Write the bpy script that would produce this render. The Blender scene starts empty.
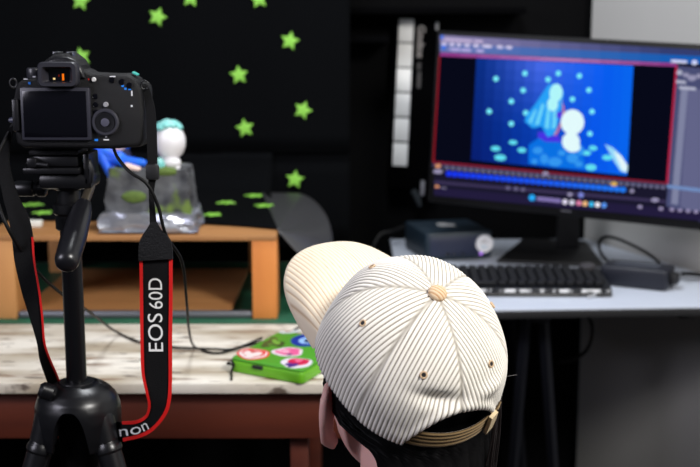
import bpy, bmesh, math, random
import numpy as np
from mathutils import Vector, Matrix
random.seed(7)
R_ = math.radians
SC = bpy.context.scene
COL = SC.collection
HC = 1.40          # height of the eye above the floor
PITCH = R_(10)
FPX = 1170.0

# ------------------------------------------------------------------ camera
cd = bpy.data.cameras.new('camera'); cam = bpy.data.objects.new('camera', cd); COL.objects.link(cam)
cam.location = (0, 0, HC); cam.rotation_euler = (R_(90) - PITCH, 0, 0)
cd.sensor_width = 36; cd.lens = 36 * FPX / 700
cd.dof.use_dof = True; cd.dof.focus_distance = 1.22; cd.dof.aperture_fstop = 6.3
SC.camera = cam
# ------------------------------------------------------------------ world, lights, exposure
w = bpy.data.worlds.new('world'); SC.world = w; w.use_nodes = True
bg = w.node_tree.nodes['Background']; bg.inputs[0].default_value = (0.55, 0.62, 0.75, 1); bg.inputs[1].default_value = 0.075
def area(name, loc, target, size, power, color=(1, 1, 1)):
    l = bpy.data.lights.new(name, 'AREA'); l.shape = 'DISK'; l.size = size; l.energy = power; l.color = color
    o = bpy.data.objects.new(name, l); COL.objects.link(o); o.location = loc
    o.rotation_euler = (Vector(target) - Vector(loc)).to_track_quat('-Z', 'Y').to_euler()
    return o
area('ceiling_light', (0.95, 0.30, 2.20), (0.0, 1.75, 0.95), 0.45, 40, (1.0, 0.97, 0.93))
area('fill_light_left', (-1.5, 0.3, 1.9), (0.0, 1.4, 1.0), 0.8, 19, (0.88, 0.86, 1.0))  # added cool fill from the left, no window stands there
area('wall_fill_light', (-0.05, 1.95, 2.6), (0.55, 2.4, 0.9), 0.5, 24, (0.93, 0.96, 1.0))  # added fill lamp that brightens the right wall
vs = SC.view_settings
vs.view_transform = 'Standard'; vs.look = 'None'; vs.exposure = 0.0; vs.gamma = 1.0; vs.use_curve_mapping = False

# ------------------------------------------------------------------ photo geometry -> places in the room
def ray(px, py):
    u = (px - 350) / FPX; v = (233.5 - py) / FPX
    return Vector((u, math.cos(PITCH) + v * math.sin(PITCH), -math.sin(PITCH) + v * math.cos(PITCH)))
def W(px, py, Y):
    d = ray(px, py); t = Y / d.y
    return Vector((d.x * t, Y, HC + d.z * t))
def Wz(px, py, z):
    d = ray(px, py); t = (z - HC) / d.z
    return Vector((d.x * t, d.y * t, z))

# ------------------------------------------------------------------ materials
def lin(c):
    return tuple(((x / 255) / 12.92 if x / 255 <= 0.04045 else ((x / 255 + 0.055) / 1.055) ** 2.4) for x in c) + (1,)
def mat(name, rgb, rough=0.6, metal=0.0, spec=0.5, noise=None, bump=None, sheen=0.0, alpha=None, emit=None, trans=0.0, coat=0.0):
    """noise=(rgb2, scale, amount[, stretch]); bump=(scale, strength)"""
    m = bpy.data.materials.new(name); m.use_nodes = True
    nt = m.node_tree; b = nt.nodes['Principled BSDF']; L = nt.links
    b.inputs['Base Color'].default_value = lin(rgb); b.inputs['Roughness'].default_value = rough
    b.inputs['Metallic'].default_value = metal; b.inputs['Specular IOR Level'].default_value = spec
    if sheen: b.inputs['Sheen Weight'].default_value = sheen
    if coat: b.inputs['Coat Weight'].default_value = coat
    if trans: b.inputs['Transmission Weight'].default_value = trans
    if emit:
        b.inputs['Emission Color'].default_value = lin(emit[0]); b.inputs['Emission Strength'].default_value = emit[1]
    tc = nt.nodes.new('ShaderNodeTexCoord')
    if noise:
        mp = nt.nodes.new('ShaderNodeMapping'); L.new(tc.outputs['Object'], mp.inputs[0])
        if len(noise) > 3: mp.inputs['Scale'].default_value = noise[3]
        n = nt.nodes.new('ShaderNodeTexNoise'); n.inputs['Scale'].default_value = noise[1]; n.inputs['Detail'].default_value = 5
        L.new(mp.outputs[0], n.inputs['Vector'])
        r = nt.nodes.new('ShaderNodeValToRGB'); L.new(n.outputs[0], r.inputs[0])
        r.color_ramp.elements[0].position = 0.5 - noise[2] / 2; r.color_ramp.elements[1].position = 0.5 + noise[2] / 2
        r.color_ramp.elements[0].color = lin(rgb); r.color_ramp.elements[1].color = lin(noise[0])
        L.new(r.outputs[0], b.inputs['Base Color'])
    if bump:
        n2 = nt.nodes.new('ShaderNodeTexNoise'); n2.inputs['Scale'].default_value = bump[0]; n2.inputs['Detail'].default_value = 3
        L.new(tc.outputs['Object'], n2.inputs['Vector'])
        bp = nt.nodes.new('ShaderNodeBump'); bp.inputs['Strength'].default_value = bump[1]; bp.inputs['Distance'].default_value = 0.002
        L.new(n2.outputs[0], bp.inputs['Height']); L.new(bp.outputs[0], b.inputs['Normal'])
    return m
def emis(name, rgb, k=1.0):
    m = bpy.data.materials.new(name); m.use_nodes = True; nt = m.node_tree; nt.nodes.clear()
    e = nt.nodes.new('ShaderNodeEmission'); o = nt.nodes.new('ShaderNodeOutputMaterial')
    e.inputs[0].default_value = lin(rgb); e.inputs[1].default_value = k; nt.links.new(e.outputs[0], o.inputs[0])
    return m

# ------------------------------------------------------------------ mesh builder
class MB:
    def __init__(s): s.v = []; s.f = []; s.m = []; s.mi = 0
    def add(s, vs, fs):
        k = len(s.v); s.v += [Vector(p) for p in vs]
        for f in fs: s.f.append([i + k for i in f]); s.m.append(s.mi)
        return s
    def bm(s, b):
        b.verts.index_update(); s.add([v.co.copy() for v in b.verts], [[v.index for v in f.verts] for f in b.faces]); b.free(); return s
    def box(s, c, size, bev=0.0, rot=None, seg=2):
        b = bmesh.new(); bmesh.ops.create_cube(b, size=1)
        for v in b.verts: v.co = Vector((v.co.x * size[0], v.co.y * size[1], v.co.z * size[2]))
        if bev: bmesh.ops.bevel(b, geom=b.edges[:] + b.verts[:], offset=min(bev, min(size) * 0.49), segments=seg, affect='EDGES', profile=0.5)
        M = Matrix.Translation(Vector(c))
        if rot is not None: M = M @ (rot.to_4x4())
        b.transform(M); return s.bm(b)
    def prism(s, pts, y0, y1, bev=0.0, seg=2, axes='xz'):
        """outline pts (a,b) extruded along the third axis from y0 to y1"""
        def P(a, b, c): return {'xz': (a, c, b), 'xy': (a, b, c), 'yz': (c, a, b)}[axes]
        b = bmesh.new()
        v0 = [b.verts.new(P(x, z, y0)) for x, z in pts]; v1 = [b.verts.new(P(x, z, y1)) for x, z in pts]
        f0 = b.faces.new(v0); f1 = b.faces.new(v1[::-1]); n = len(pts)
        for i in range(n): b.faces.new((v0[i], v1[i], v1[(i + 1) % n], v0[(i + 1) % n]))
        bmesh.ops.recalc_face_normals(b, faces=b.faces[:])
        if bev:
            bmesh.ops.bevel(b, geom=list(f0.edges) + list(f1.edges), offset=bev, segments=seg, affect='EDGES', profile=0.5)
        bmesh.ops.triangulate(b, faces=[f for f in b.faces if len(f.verts) > 4])
        return s.bm(b)
    def tube(s, pts, r, seg=10, closed=False, flat=1.0, caps=True):
        pts = [Vector(p) for p in pts]; n = len(pts); rs = r if hasattr(r, '__len__') else [r] * n
        t0 = (pts[1] - pts[0]).normalized(); up = Vector((0, 0, 1)) if abs(t0.z) < 0.9 else Vector((0, 1, 0))
        nrm = (up - t0 * up.dot(t0)).normalized(); rings = []
        for i in range(n):
            if closed: t = pts[(i + 1) % n] - pts[i - 1]
            else: t = pts[min(i + 1, n - 1)] - pts[max(i - 1, 0)]
            t.normalize(); nrm = (nrm - t * nrm.dot(t)).normalized(); bi = t.cross(nrm)
            rings.append([pts[i] + (nrm * math.cos(2 * math.pi * k / seg) * flat + bi * math.sin(2 * math.pi * k / seg)) * rs[i] for k in range(seg)])
        vs = [p for q in rings for p in q]; fs = []
        for i in range(n if closed else n - 1):
            a = i * seg; c = ((i + 1) % n) * seg
            for k in range(seg): fs.append((a + k, a + (k + 1) % seg, c + (k + 1) % seg, c + k))
        if caps and not closed:
            fs.append(tuple(range(seg))[::-1]); fs.append(tuple((n - 1) * seg + k for k in range(seg)))
        return s.add(vs, fs)
    def capsule(s, p, q, r1, r2, seg=14):
        p = Vector(p); q = Vector(q); d = (q - p); L = d.length; d.normalize(); pts = []; rs = []
        for a in (80, 60, 40, 20): pts.append(p - d * r1 * math.sin(R_(a))); rs.append(r1 * math.cos(R_(a)))
        for k in range(5): pts.append(p.lerp(q, k / 4)); rs.append(r1 + (r2 - r1) * k / 4)
        for a in (20, 40, 60, 80): pts.append(q + d * r2 * math.sin(R_(a))); rs.append(r2 * math.cos(R_(a)))
        return s.tube(pts, rs, seg)
    def ell(s, c, r, M=None, seg=24, rings=16):
        c = Vector(c); vs = []; fs = []
        for i in range(rings + 1):
            th = math.pi * i / rings
            for k in range(seg):
                ph = 2 * math.pi * k / seg
                p = Vector((r[0] * math.sin(th) * math.cos(ph), r[1] * math.sin(th) * math.sin(ph), r[2] * math.cos(th)))
                vs.append(c + (M @ p if M else p))
        for i in range(rings):
            for k in range(seg):
                fs.append((i * seg + k, (i + 1) * seg + k, (i + 1) * seg + (k + 1) % seg, i * seg + (k + 1) % seg))
        b = bmesh.new(); bv = [b.verts.new(p) for p in vs]
        for f in fs:
            try: b.faces.new([bv[i] for i in f])
            except ValueError: pass
        bmesh.ops.remove_doubles(b, verts=b.verts[:], dist=1e-6); return s.bm(b)
    def lathe(s, prof, c=(0, 0, 0), axis=(0, 0, 1), seg=28):
        """prof: (radius, height) along axis from c"""
        q = Vector((0, 0, 1)).rotation_difference(Vector(axis).normalized()); c = Vector(c); vs = []; fs = []; n = len(prof)
        for r, h in prof:
            for k in range(seg):
                a = 2 * math.pi * k / seg
                vs.append(c + q @ Vector((r * math.cos(a), r * math.sin(a), h)))
        for i in range(n - 1):
            for k in range(seg): fs.append((i * seg + k, i * seg + (k + 1) % seg, (i + 1) * seg + (k + 1) % seg, (i + 1) * seg + k))
        fs.append(tuple(range(seg))[::-1]); fs.append(tuple((n - 1) * seg + k for k in range(seg)))
        b = bmesh.new(); bv = [b.verts.new(p) for p in vs]
        for f in fs: b.faces.new([bv[i] for i in f])
        bmesh.ops.remove_doubles(b, verts=b.verts[:], dist=1e-6)
        bmesh.ops.recalc_face_normals(b, faces=b.faces[:]); return s.bm(b)
    def ribbon(s, pts, wid, nrm, th=0.003):
        """flat band: centres, half-width vectors, thickness normal"""
        n = len(pts); nrm = Vector(nrm).normalized(); vs = []; fs = []
        for p, wv in zip(pts, wid):
            p = Vector(p); wv = Vector(wv)
            vs += [p - wv - nrm * th / 2, p + wv - nrm * th / 2, p + wv + nrm * th / 2, p - wv + nrm * th / 2]
        for i in range(n - 1):
            for k in range(4): fs.append((4 * i + k, 4 * i + (k + 1) % 4, 4 * i + 4 + (k + 1) % 4, 4 * i + 4 + k))
        fs.append((3, 2, 1, 0)); fs.append(tuple(4 * (n - 1) + k for k in range(4)))
        return s.add(vs, fs)
    def grid(s, P):
        """P: rows of points"""
        nr = len(P); nc = len(P[0])
        return s.add([p for r in P for p in r], [(i * nc + j, i * nc + j + 1, (i + 1) * nc + j + 1, (i + 1) * nc + j) for i in range(nr - 1) for j in range(nc - 1)])
    def xf(s, M):
        s.v = [M @ p for p in s.v]; return s
    def off(s, d):
        d = Vector(d); s.v = [p - d for p in s.v]; return s
    def build(s, name, m, parent=None, smooth=35, world=False, fix=True):
        if world and parent is not None:
            base = parent.location.copy()
            if parent.parent: base = base + parent.parent.location
            s.off(base)
        me = bpy.data.meshes.new(name); me.from_pydata([tuple(p) for p in s.v], [], s.f)
        for x in (m if isinstance(m, (list, tuple)) else [m]): me.materials.append(x)
        if len(set(s.m)) > 1: me.polygons.foreach_set('material_index', s.m)
        if fix or smooth:
            b = bmesh.new(); b.from_mesh(me)
            if fix: bmesh.ops.recalc_face_normals(b, faces=b.faces[:])
            for f in b.faces: f.smooth = smooth > 0
            th = R_(smooth)
            for e in b.edges:
                if len(e.link_faces) == 2 and e.calc_face_angle(0) > th: e.smooth = False
            b.to_mesh(me); b.free()
        o = bpy.data.objects.new(name, me); COL.objects.link(o)
        if parent is not None: o.parent = parent
        return o
def tag(o, label=None, cat=None, group=None, kind=None):
    if label: o['label'] = label
    if cat: o['category'] = cat
    if group: o['group'] = group
    if kind: o['kind'] = kind
    return o
def thing(name, label, cat, loc=(0, 0, 0), rz=0, group=None):
    o = bpy.data.objects.new(name, None); COL.objects.link(o); o.location = loc; o.rotation_euler = (0, 0, rz); o.empty_display_size = 0.05
    return tag(o, label, cat, group)
def smooth_path(pts, n=8):
    """Catmull-Rom through points of any dimension"""
    P = [np.array(p, float) for p in pts]; out = []
    P = [2 * P[0] - P[1]] + P + [2 * P[-1] - P[-2]]
    for i in range(1, len(P) - 2):
        a, b, c, d = P[i - 1:i + 3]
        for k in range(n):
            t = k / n
            out.append(0.5 * (2 * b + (c - a) * t + (2 * a - 5 * b + 4 * c - d) * t * t + (3 * b - a - 3 * c + d) * t ** 3))
    out.append(P[-2]); return out
def text_mesh(txt, m, size, name, parent, M, extrude=0.0004, bold=0.0):
    cu = bpy.data.curves.new(name, 'FONT'); cu.body = txt; cu.size = size; cu.extrude = extrude; cu.offset = bold
    cu.align_x = 'CENTER'; cu.align_y = 'CENTER'
    o = bpy.data.objects.new(name, cu); me = bpy.data.meshes.new_from_object(o)
    bpy.data.objects.remove(o); bpy.data.curves.remove(cu)
    me.materials.clear(); me.materials.append(m)
    me.transform(M); o = bpy.data.objects.new(name, me); COL.objects.link(o); o.parent = parent
    return o

# shared materials
blk_plastic = mat('black_plastic', (17, 17, 21), 0.36, bump=(900, 0.15))
blk_matte = mat('black_matte', (16, 16, 19), 0.6)
blk_rubber = mat('black_rubber', (11, 11, 14), 0.55, spec=0.3, bump=(1500, 0.5))
blk_gloss = mat('black_gloss', (8, 8, 14), 0.12)
cable_m = mat('cable_rubber', (7, 7, 8), 0.55, spec=0.25)
white_mark = mat('white_mark', (215, 215, 220), 0.5)
blue_mark = mat('blue_mark', (30, 130, 235), 0.5)
red_mark = mat('red_mark', (220, 20, 15), 0.5)
metal_m = mat('bare_metal', (180, 180, 185), 0.3, metal=1.0)
green_mark = mat('green_mark', (60, 170, 160), 0.5)

# ------------------------------------------------------------------ the setting
ZB = HC - 0.52                 # worktop level, shared by workbench and desk
def struct(o): return tag(o, kind='structure')
m_floor = mat('floor_concrete', (46, 42, 38), 0.7, noise=((30, 28, 26), 6, 0.6))
struct(MB().box((0, 1.0, -0.02), (5.0, 5.0, 0.04)).build('floor', m_floor, smooth=0))
m_dark = mat('dark_wall_paint', (5, 5, 6), 0.9, spec=0.1)
struct(MB().box((-0.95, 2.98, 1.3), (3.1, 0.06, 2.6)).build('wall_back', m_dark, smooth=0))
m_wall = mat('grey_wall_paint', (188, 187, 184), 0.75, noise=((178, 177, 175), 3, 0.8), bump=(60, 0.05))
A = Vector((0.590, 2.90, 0)); Bq = Vector((1.78, 0.0, 0)); d = (Bq - A).normalized(); nrm = Vector((-d.y, d.x, 0)) * -1
nrm = Vector((d.y, -d.x, 0)) if d.y * 1.0 > 0 else Vector((-d.y, d.x, 0))
mb = MB(); q = [A, Bq, Bq + nrm * 0.08, A + nrm * 0.08]
mb.add([Vector((p.x, p.y, z)) for z in (0, 2.6) for p in q], [(0, 1, 5, 4), (1, 2, 6, 5), (2, 3, 7, 6), (3, 0, 4, 7), (0, 3, 2, 1), (4, 5, 6, 7)])
struct(mb.build('wall_right', m_wall, smooth=0))

# ------------------------------------------------------------------ workbench
BX0, BX1, BY0, BY1 = -1.25, 0.02, 1.670, 2.58
bench = thing('workbench', 'old workbench with worn white painted top and red-brown apron', 'table', (-0.6, 2.1, 0))
m_top = bpy.data.materials.new('worn_white_paint'); m_top.use_nodes = True
nt = m_top.node_tree; b = nt.nodes['Principled BSDF']; b.inputs['Roughness'].default_value = 0.6
tc = nt.nodes.new('ShaderNodeTexCoord'); L = nt.links
def nz(scale, sc, det=6):
    mp = nt.nodes.new('ShaderNodeMapping'); mp.inputs['Scale'].default_value = sc; L.new(tc.outputs['Object'], mp.inputs[0])
    n = nt.nodes.new('ShaderNodeTexNoise'); n.inputs['Scale'].default_value = scale; n.inputs['Detail'].default_value = det
    L.new(mp.outputs[0], n.inputs['Vector']); return n
def ramp(n, a, bb, ca, cb):
    r = nt.nodes.new('ShaderNodeValToRGB'); e = r.color_ramp.elements; e[0].position = a; e[1].position = bb; e[0].color = ca; e[1].color = cb
    L.new(n.outputs[0], r.inputs[0]); return r
base = ramp(nz(5, (1.0, 3.5, 1)), 0.36, 0.62, lin((224, 218, 206)), lin((170, 158, 138)))
wear = ramp(nz(9, (0.9, 5.0, 1), 8), 0.555, 0.68, (0, 0, 0, 1), (1, 1, 1, 1))
spots = ramp(nz(34, (0.6, 2.0, 1), 4), 0.60, 0.69, (0, 0, 0, 1), (1, 1, 1, 1))
mx = nt.nodes.new('ShaderNodeMix'); mx.data_type = 'RGBA'; L.new(wear.outputs[0], mx.inputs[0]); L.new(base.outputs[0], mx.inputs[6]); mx.inputs[7].default_value = lin((120, 92, 66))
mx2 = nt.nodes.new('ShaderNodeMix'); mx2.data_type = 'RGBA'; L.new(spots.outputs[0], mx2.inputs[0]); L.new(mx.outputs[2], mx2.inputs[6]); mx2.inputs[7].default_value = lin((96, 84, 74))
L.new(mx2.outputs[2], b.inputs['Base Color'])
m_apron = mat('red_brown_wood', (92, 36, 14), 0.55, noise=((64, 20, 8), 4, 0.7, (1, 6, 8)))
def wbox(x0, x1, y0, y1, z0, z1, bev=0.002): return MB().box(((x0 + x1) / 2, (y0 + y1) / 2, (z0 + z1) / 2), (x1 - x0, y1 - y0, z1 - z0), bev)
wbox(BX0, BX1, BY0, BY1, ZB - 0.017, ZB, 0.003).build('tabletop', m_top, bench, world=True)
wbox(BX0 + 0.03, BX1 - 0.02, BY0 + 0.022, BY0 + 0.042, ZB - 0.094, ZB - 0.0175).build('apron', m_apron, bench, world=True)
wbox(BX0 + 0.03, BX1 - 0.02, BY1 - 0.05, BY1 - 0.03, ZB - 0.094, ZB - 0.0175).build('apron', m_apron, bench, world=True)
for x in (BX0 + 0.06, -0.078):
    for y in (BY0 + 0.075, BY1 - 0.08):
        wbox(x - 0.014, x + 0.014, y - 0.03, y + 0.03, 0, ZB - 0.0175).build('leg', m_apron, bench, world=True)
wbox(-0.62, -0.55, BY1 - 0.1, BY1 - 0.06, 0, ZB - 0.0175).build('leg', m_apron, bench, world=True)
wbox(BX0 + 0.08, -0.1, BY1 - 0.13, BY1 - 0.11, 0.25, 0.40).build('stretcher', m_apron, bench, world=True)

# cutting mat under the box
m_mat = mat('green_cutting_mat', (22, 74, 52), 0.55, noise=((30, 92, 64), 30, 0.5))
mz = ZB + 0.003
mm = MB(); mm.box((-0.41, 2.29, ZB + 0.0016), (0.80, 0.54, 0.003), 0.0012)
tag(mm.build('cutting_mat', m_mat), 'green cutting mat lying under the open wooden box', 'mat')

# ------------------------------------------------------------------ wooden box
XL, XR, YF, YBK = -0.655, -0.131, 2.045, 2.50
ZT = HC - 0.365
zb0 = ZB + 0.0032
box = thing('wooden_box', 'open-sided wooden box standing on the workbench, toys on its top', 'box', ((XL + XR) / 2, (YF + YBK) / 2, zb0))
m_ply = mat('orange_wood', (224, 142, 70), 0.55, noise=((204, 122, 56), 5, 0.7, (6, 1, 1)), bump=(80, 0.1))
m_ply2 = mat('pale_wood', (204, 150, 92), 0.55, noise=((186, 128, 74), 5, 0.7, (6, 1, 1)))
m_topw = mat('brown_board', (176, 126, 74), 0.6, noise=((146, 98, 56), 6, 0.7, (1, 8, 1)))
m_flo = mat('brown_cardboard', (186, 134, 80), 0.7, noise=((160, 112, 64), 5, 0.7, (1, 5, 1)))
wbox(XL, XR, YF, YBK, ZT - 0.009, ZT, 0.001).build('top_board', m_topw, box, world=True)
wbox(XR - 0.044, XR, YF + 0.002, YF + 0.075, zb0, ZT - 0.0092, 0.001).build('leg', m_ply, box, world=True)
for x in (XR - 0.085, XL + 0.012): wbox(x, x + 0.04, YBK - 0.05, YBK - 0.002, zb0, ZT - 0.0092, 0.001).build('leg', m_ply2, box, world=True)
wbox(XL + 0.012, XL + 0.056, YF + 0.002, YF + 0.075, zb0, ZT - 0.0092, 0.001).build('leg', m_ply2, box, world=True)['label'] = 'paler wooden leg'
wbox(XL + 0.057, XR - 0.0865, YF + 0.02, YBK - 0.055, zb0, zb0 + 0.010, 0.001).build('floor_board', m_flo, box, world=True)
m_alu = mat('grey_metal', (112, 114, 120), 0.45, metal=0.6)
wbox(XL + 0.057, XR - 0.0445, YF + 0.003, YF + 0.0195, zb0, zb0 + 0.013, 0.005).build('rail', m_alu, box, world=True)

# ------------------------------------------------------------------ black backdrop cloth with its sweep over the box
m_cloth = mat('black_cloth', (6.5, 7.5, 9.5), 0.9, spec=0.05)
m_drape = mat('black_cloth_painted_sheen', (50, 50, 52), 0.46, spec=0.9)  # same cloth in a greyer colour, its sheen painted in
YC = 2.66; ZC = ZT + 0.003
def wave(x, z): return 0.006 * math.sin(x * 9 + 0.6 * z) + 0.004 * math.sin(x * 23 + 1.3)
mb = MB(); mb.mi = 0
xs = np.linspace(-1.45, 0.0, 90); rows = []
for z in np.linspace(2.35, ZC + 0.08, 30): rows.append([(x, YC + wave(x, z), z) for x in xs])
mb.grid(rows)
rows = []
for z in np.linspace(ZC + 0.08, ZB + 0.02, 5): rows.append([(x, YC + 0.012 + wave(x, z), z) for x in xs])
mb.grid(rows)
rows = []
xt = np.linspace(XL - 0.02, XR + 0.005, 30)
for a in np.linspace(0, 90, 9): rows.append([(x - 0.05 * (x - XL) / (XR - XL), YC - 0.08 * (1 - math.cos(R_(a))) + wave(x, 1.2) * math.cos(R_(a)), ZC + 0.08 * (1 - math.sin(R_(a)))) for x in xt])
for k in np.linspace(0.1, 1, 10):
    rows.append([(x - 0.05 * (1 - k) * (x - XL) / (XR - XL), (YC - 0.08) * (1 - k) + (2.20 - 0.10 * max(0, (x - XL) / (XR - XL)) ** 3) * k, ZC) for x in xt])
mb.grid(rows)
cloth = mb.build('backdrop_cloth', [m_cloth], smooth=60, fix=False)
tag(cloth, 'black backdrop cloth hung with green stars behind the wooden box', 'backdrop')
sm = cloth.modifiers.new('t', 'SOLIDIFY'); sm.thickness = 0.0008
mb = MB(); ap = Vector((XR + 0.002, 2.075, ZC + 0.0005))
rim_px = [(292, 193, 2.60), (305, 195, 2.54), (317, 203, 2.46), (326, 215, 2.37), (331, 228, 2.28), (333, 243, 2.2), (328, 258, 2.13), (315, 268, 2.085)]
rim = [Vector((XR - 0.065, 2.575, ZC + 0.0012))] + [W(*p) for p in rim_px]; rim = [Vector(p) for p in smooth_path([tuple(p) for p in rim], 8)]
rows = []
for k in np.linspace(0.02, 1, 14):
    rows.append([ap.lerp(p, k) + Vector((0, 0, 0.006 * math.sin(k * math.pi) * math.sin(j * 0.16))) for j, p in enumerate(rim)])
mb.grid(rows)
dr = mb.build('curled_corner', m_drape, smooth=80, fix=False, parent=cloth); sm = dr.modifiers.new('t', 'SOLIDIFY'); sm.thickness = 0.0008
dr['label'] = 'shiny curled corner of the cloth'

# ------------------------------------------------------------------ glow stars
m_star = mat('pale_green_star', (150, 214, 84), 0.5, noise=((126, 196, 66), 60, 0.6))
def star_mesh(mb, R, flat=False):
    n = 10; top = []; mid = []; bot = []
    for k in range(n):
        a = math.pi / 2 + k * math.pi / 5; r = R if k % 2 == 0 else R * 0.5
        top.append(Vector((r * 0.9 * math.cos(a), r * 0.9 * math.sin(a), 0.0026))); mid.append(Vector((r * math.cos(a), r * math.sin(a), 0.0013))); bot.append(Vector((r * math.cos(a), r * math.sin(a), 0)))
    vs = [Vector((0, 0, 0.0042))] + top + mid + bot + [Vector((0, 0, 0))]; fs = []
    for k in range(n):
        j = (k + 1) % n
        fs += [(0, 1 + k, 1 + j), (1 + k, 1 + n + k, 1 + n + j, 1 + j), (1 + n + k, 1 + 2 * n + k, 1 + 2 * n + j, 1 + n + j), (1 + 3 * n, 1 + 2 * n + j, 1 + 2 * n + k)]
    return mb.add(vs, fs)
star_src = star_mesh(MB(), 0.0225).build('glow_star', m_star, smooth=40)
first = [True]
def star(loc, rot, label, group, s=1.0):
    o = star_src if first[0] else star_src.copy()
    if not first[0]: COL.objects.link(o)
    first[0] = False
    o.location = loc; o.rotation_euler = rot; o.scale = (s, s, s); tag(o, label, 'star', group); return o
hang = [(80, 1, 10, 'green star cut by the top edge above the camera'),
        (158, 17, 20, 'green star on the cloth between the camera and the topmost stars'),
        (81, 57, -15, 'green star peeking out beside the camera hot shoe'),
        (191, -2, 5, 'sliver of a green star at the top edge, right of the camera'),
        (259, -1, -8, 'green star at the top edge above the middle of the cloth'),
        (290, 41, 12, 'green star high on the cloth, nearest the light strip'),
        (239, 75, -6, 'green star on the cloth, upper of the two left of centre'),
        (303, 110, 22, 'green star halfway down the cloth at its right'),
        (245, 128, -10, 'green star on the cloth, lower of the two left of centre'),
        (295, 179, 8, 'lowest hanging green star, just above the curled cloth corner')]
for px, py, r, lb in hang:
    p = W(px, py, YC); p.y = YC + wave(p.x, p.z) - 0.0012
    star(p, (R_(90), R_(r), 0), lb, 'green stars on the hanging cloth')
flat = [(254, 196, 15, 'flat green star farthest back on the box top'),
        (226, 203, 40, 'flat green star, leftmost of the three behind the toys'),
        (264, 206, 5, 'flat green star nearest the curled cloth corner'),
        (212, 215, 30, 'flat green star touching the foil beside the toy rock'),
        (19, 206, 12, 'small visible green star left of the tripod head, beside the strap'),
        (34, 205, 50, 'green star far back on the box, seen past the tilt knob'),
        (43, 213, 25, 'flat green star on the box below the tilt knob')]
for px, py, r, lb in flat:
    p = Wz(px, py, ZC + 0.0012); p.y = min(p.y, YC - 0.11)
    star(p, (0, 0, R_(r)), lb, 'green stars lying on the box', 0.95)
p = Wz(37, 225, ZT + 0.0001)
mbe = MB().box((p.x, p.y - 0.02, ZT + 0.0062), (0.030, 0.018, 0.012), 0.002)
tag(mbe.build('eraser', mat('white_rubber', (225, 225, 215), 0.6)), 'small white eraser on the box edge, left of the tripod', 'eraser')

# ------------------------------------------------------------------ toys on the box
def noisy_block(x0, x1, y0, y1, z0, z1, amp, seed, taper=0.12, n=14):
    b = bmesh.new(); bmesh.ops.create_cube(b, size=1); bmesh.ops.subdivide_edges(b, edges=b.edges[:], cuts=n, use_grid_fill=True)
    from mathutils import noise as N
    for v in b.verts:
        c = v.co.copy(); k = 1 - taper * (c.z + 0.5)
        p = Vector(((x0 + x1) / 2 + c.x * (x1 - x0) * k, (y0 + y1) / 2 + c.y * (y1 - y0) * k, z0 + (c.z + 0.5) * (z1 - z0)))
        q = N.noise_vector(p * 45 + Vector((seed, 0, 0))) + 0.6 * N.noise_vector(p * 110 + Vector((0, seed, 0)))
        if c.z > -0.49: p += Vector((q.x, q.y, q.z)) * amp
        b_ = p; v.co = b_
    return MB().bm(b)
fy = 2.10
pL = W(103, 225, fy); pR = W(197, 225, fy)
zr = W(150, 168, fy).z
rock = thing('toy_rock', 'grey toy rock with moss patches standing on foil on the box', 'toy rock', ((pL.x + pR.x) / 2, fy, ZT + 0.03))
m_rock = mat('rock_clay', (98, 100, 102), 0.7, noise=((38, 40, 46), 26, 0.35), bump=(150, 0.6))
nt = m_rock.node_tree; L = nt.links; tc = nt.nodes['Texture Coordinate']
b = nt.nodes['Principled BSDF']; src = b.inputs['Base Color'].links[0].from_socket
n = nt.nodes.new('ShaderNodeTexNoise'); n.inputs['Scale'].default_value = 17; L.new(tc.outputs['Object'], n.inputs['Vector'])
r = nt.nodes.new('ShaderNodeValToRGB'); r.color_ramp.elements[0].position = 0.60; r.color_ramp.elements[1].position = 0.66; L.new(n.outputs[0], r.inputs[0])
mxx = nt.nodes.new('ShaderNodeMix'); mxx.data_type = 'RGBA'; L.new(r.outputs[0], mxx.inputs[0]); L.new(src, mxx.inputs[6]); mxx.inputs[7].default_value = lin((100, 122, 48)); L.new(mxx.outputs[2], b.inputs['Base Color'])
noisy_block(pL.x + 0.008, pR.x - 0.006, fy - 0.028, fy + 0.075, ZT + 0.020, zr, 0.0045, 3).build('rock', m_rock, rock, world=True, smooth=50)
m_moss = mat('moss', (98, 120, 48), 0.8, noise=((70, 92, 36), 80, 0.6), bump=(300, 0.6))
mo = MB(); c = W(134, 197, fy - 0.028); mo.ell((c.x, fy - 0.026, c.z), (0.022, 0.006, 0.011)); c = W(128, 199, fy - 0.028); mo.ell((c.x, fy - 0.026, c.z + 0.004), (0.012, 0.006, 0.006))
c = W(164, 172, fy - 0.02); mo.ell((c.x, fy - 0.015, c.z), (0.026, 0.012, 0.009))
mo.build('moss', m_moss, rock, world=True)
m_foil = mat('crumpled_foil', (170, 174, 184), 0.28, metal=0.65, bump=(120, 0.5))
fo = noisy_block(pL.x, pR.x + 0.002, fy - 0.042, fy + 0.09, ZC + 0.001, ZT + 0.036, 0.007, 9, 0.03)
tag(fo.build('foil_base', m_foil, smooth=25), 'crumpled silver foil wrapped around the foot of the toy rock', 'foil')
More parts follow.
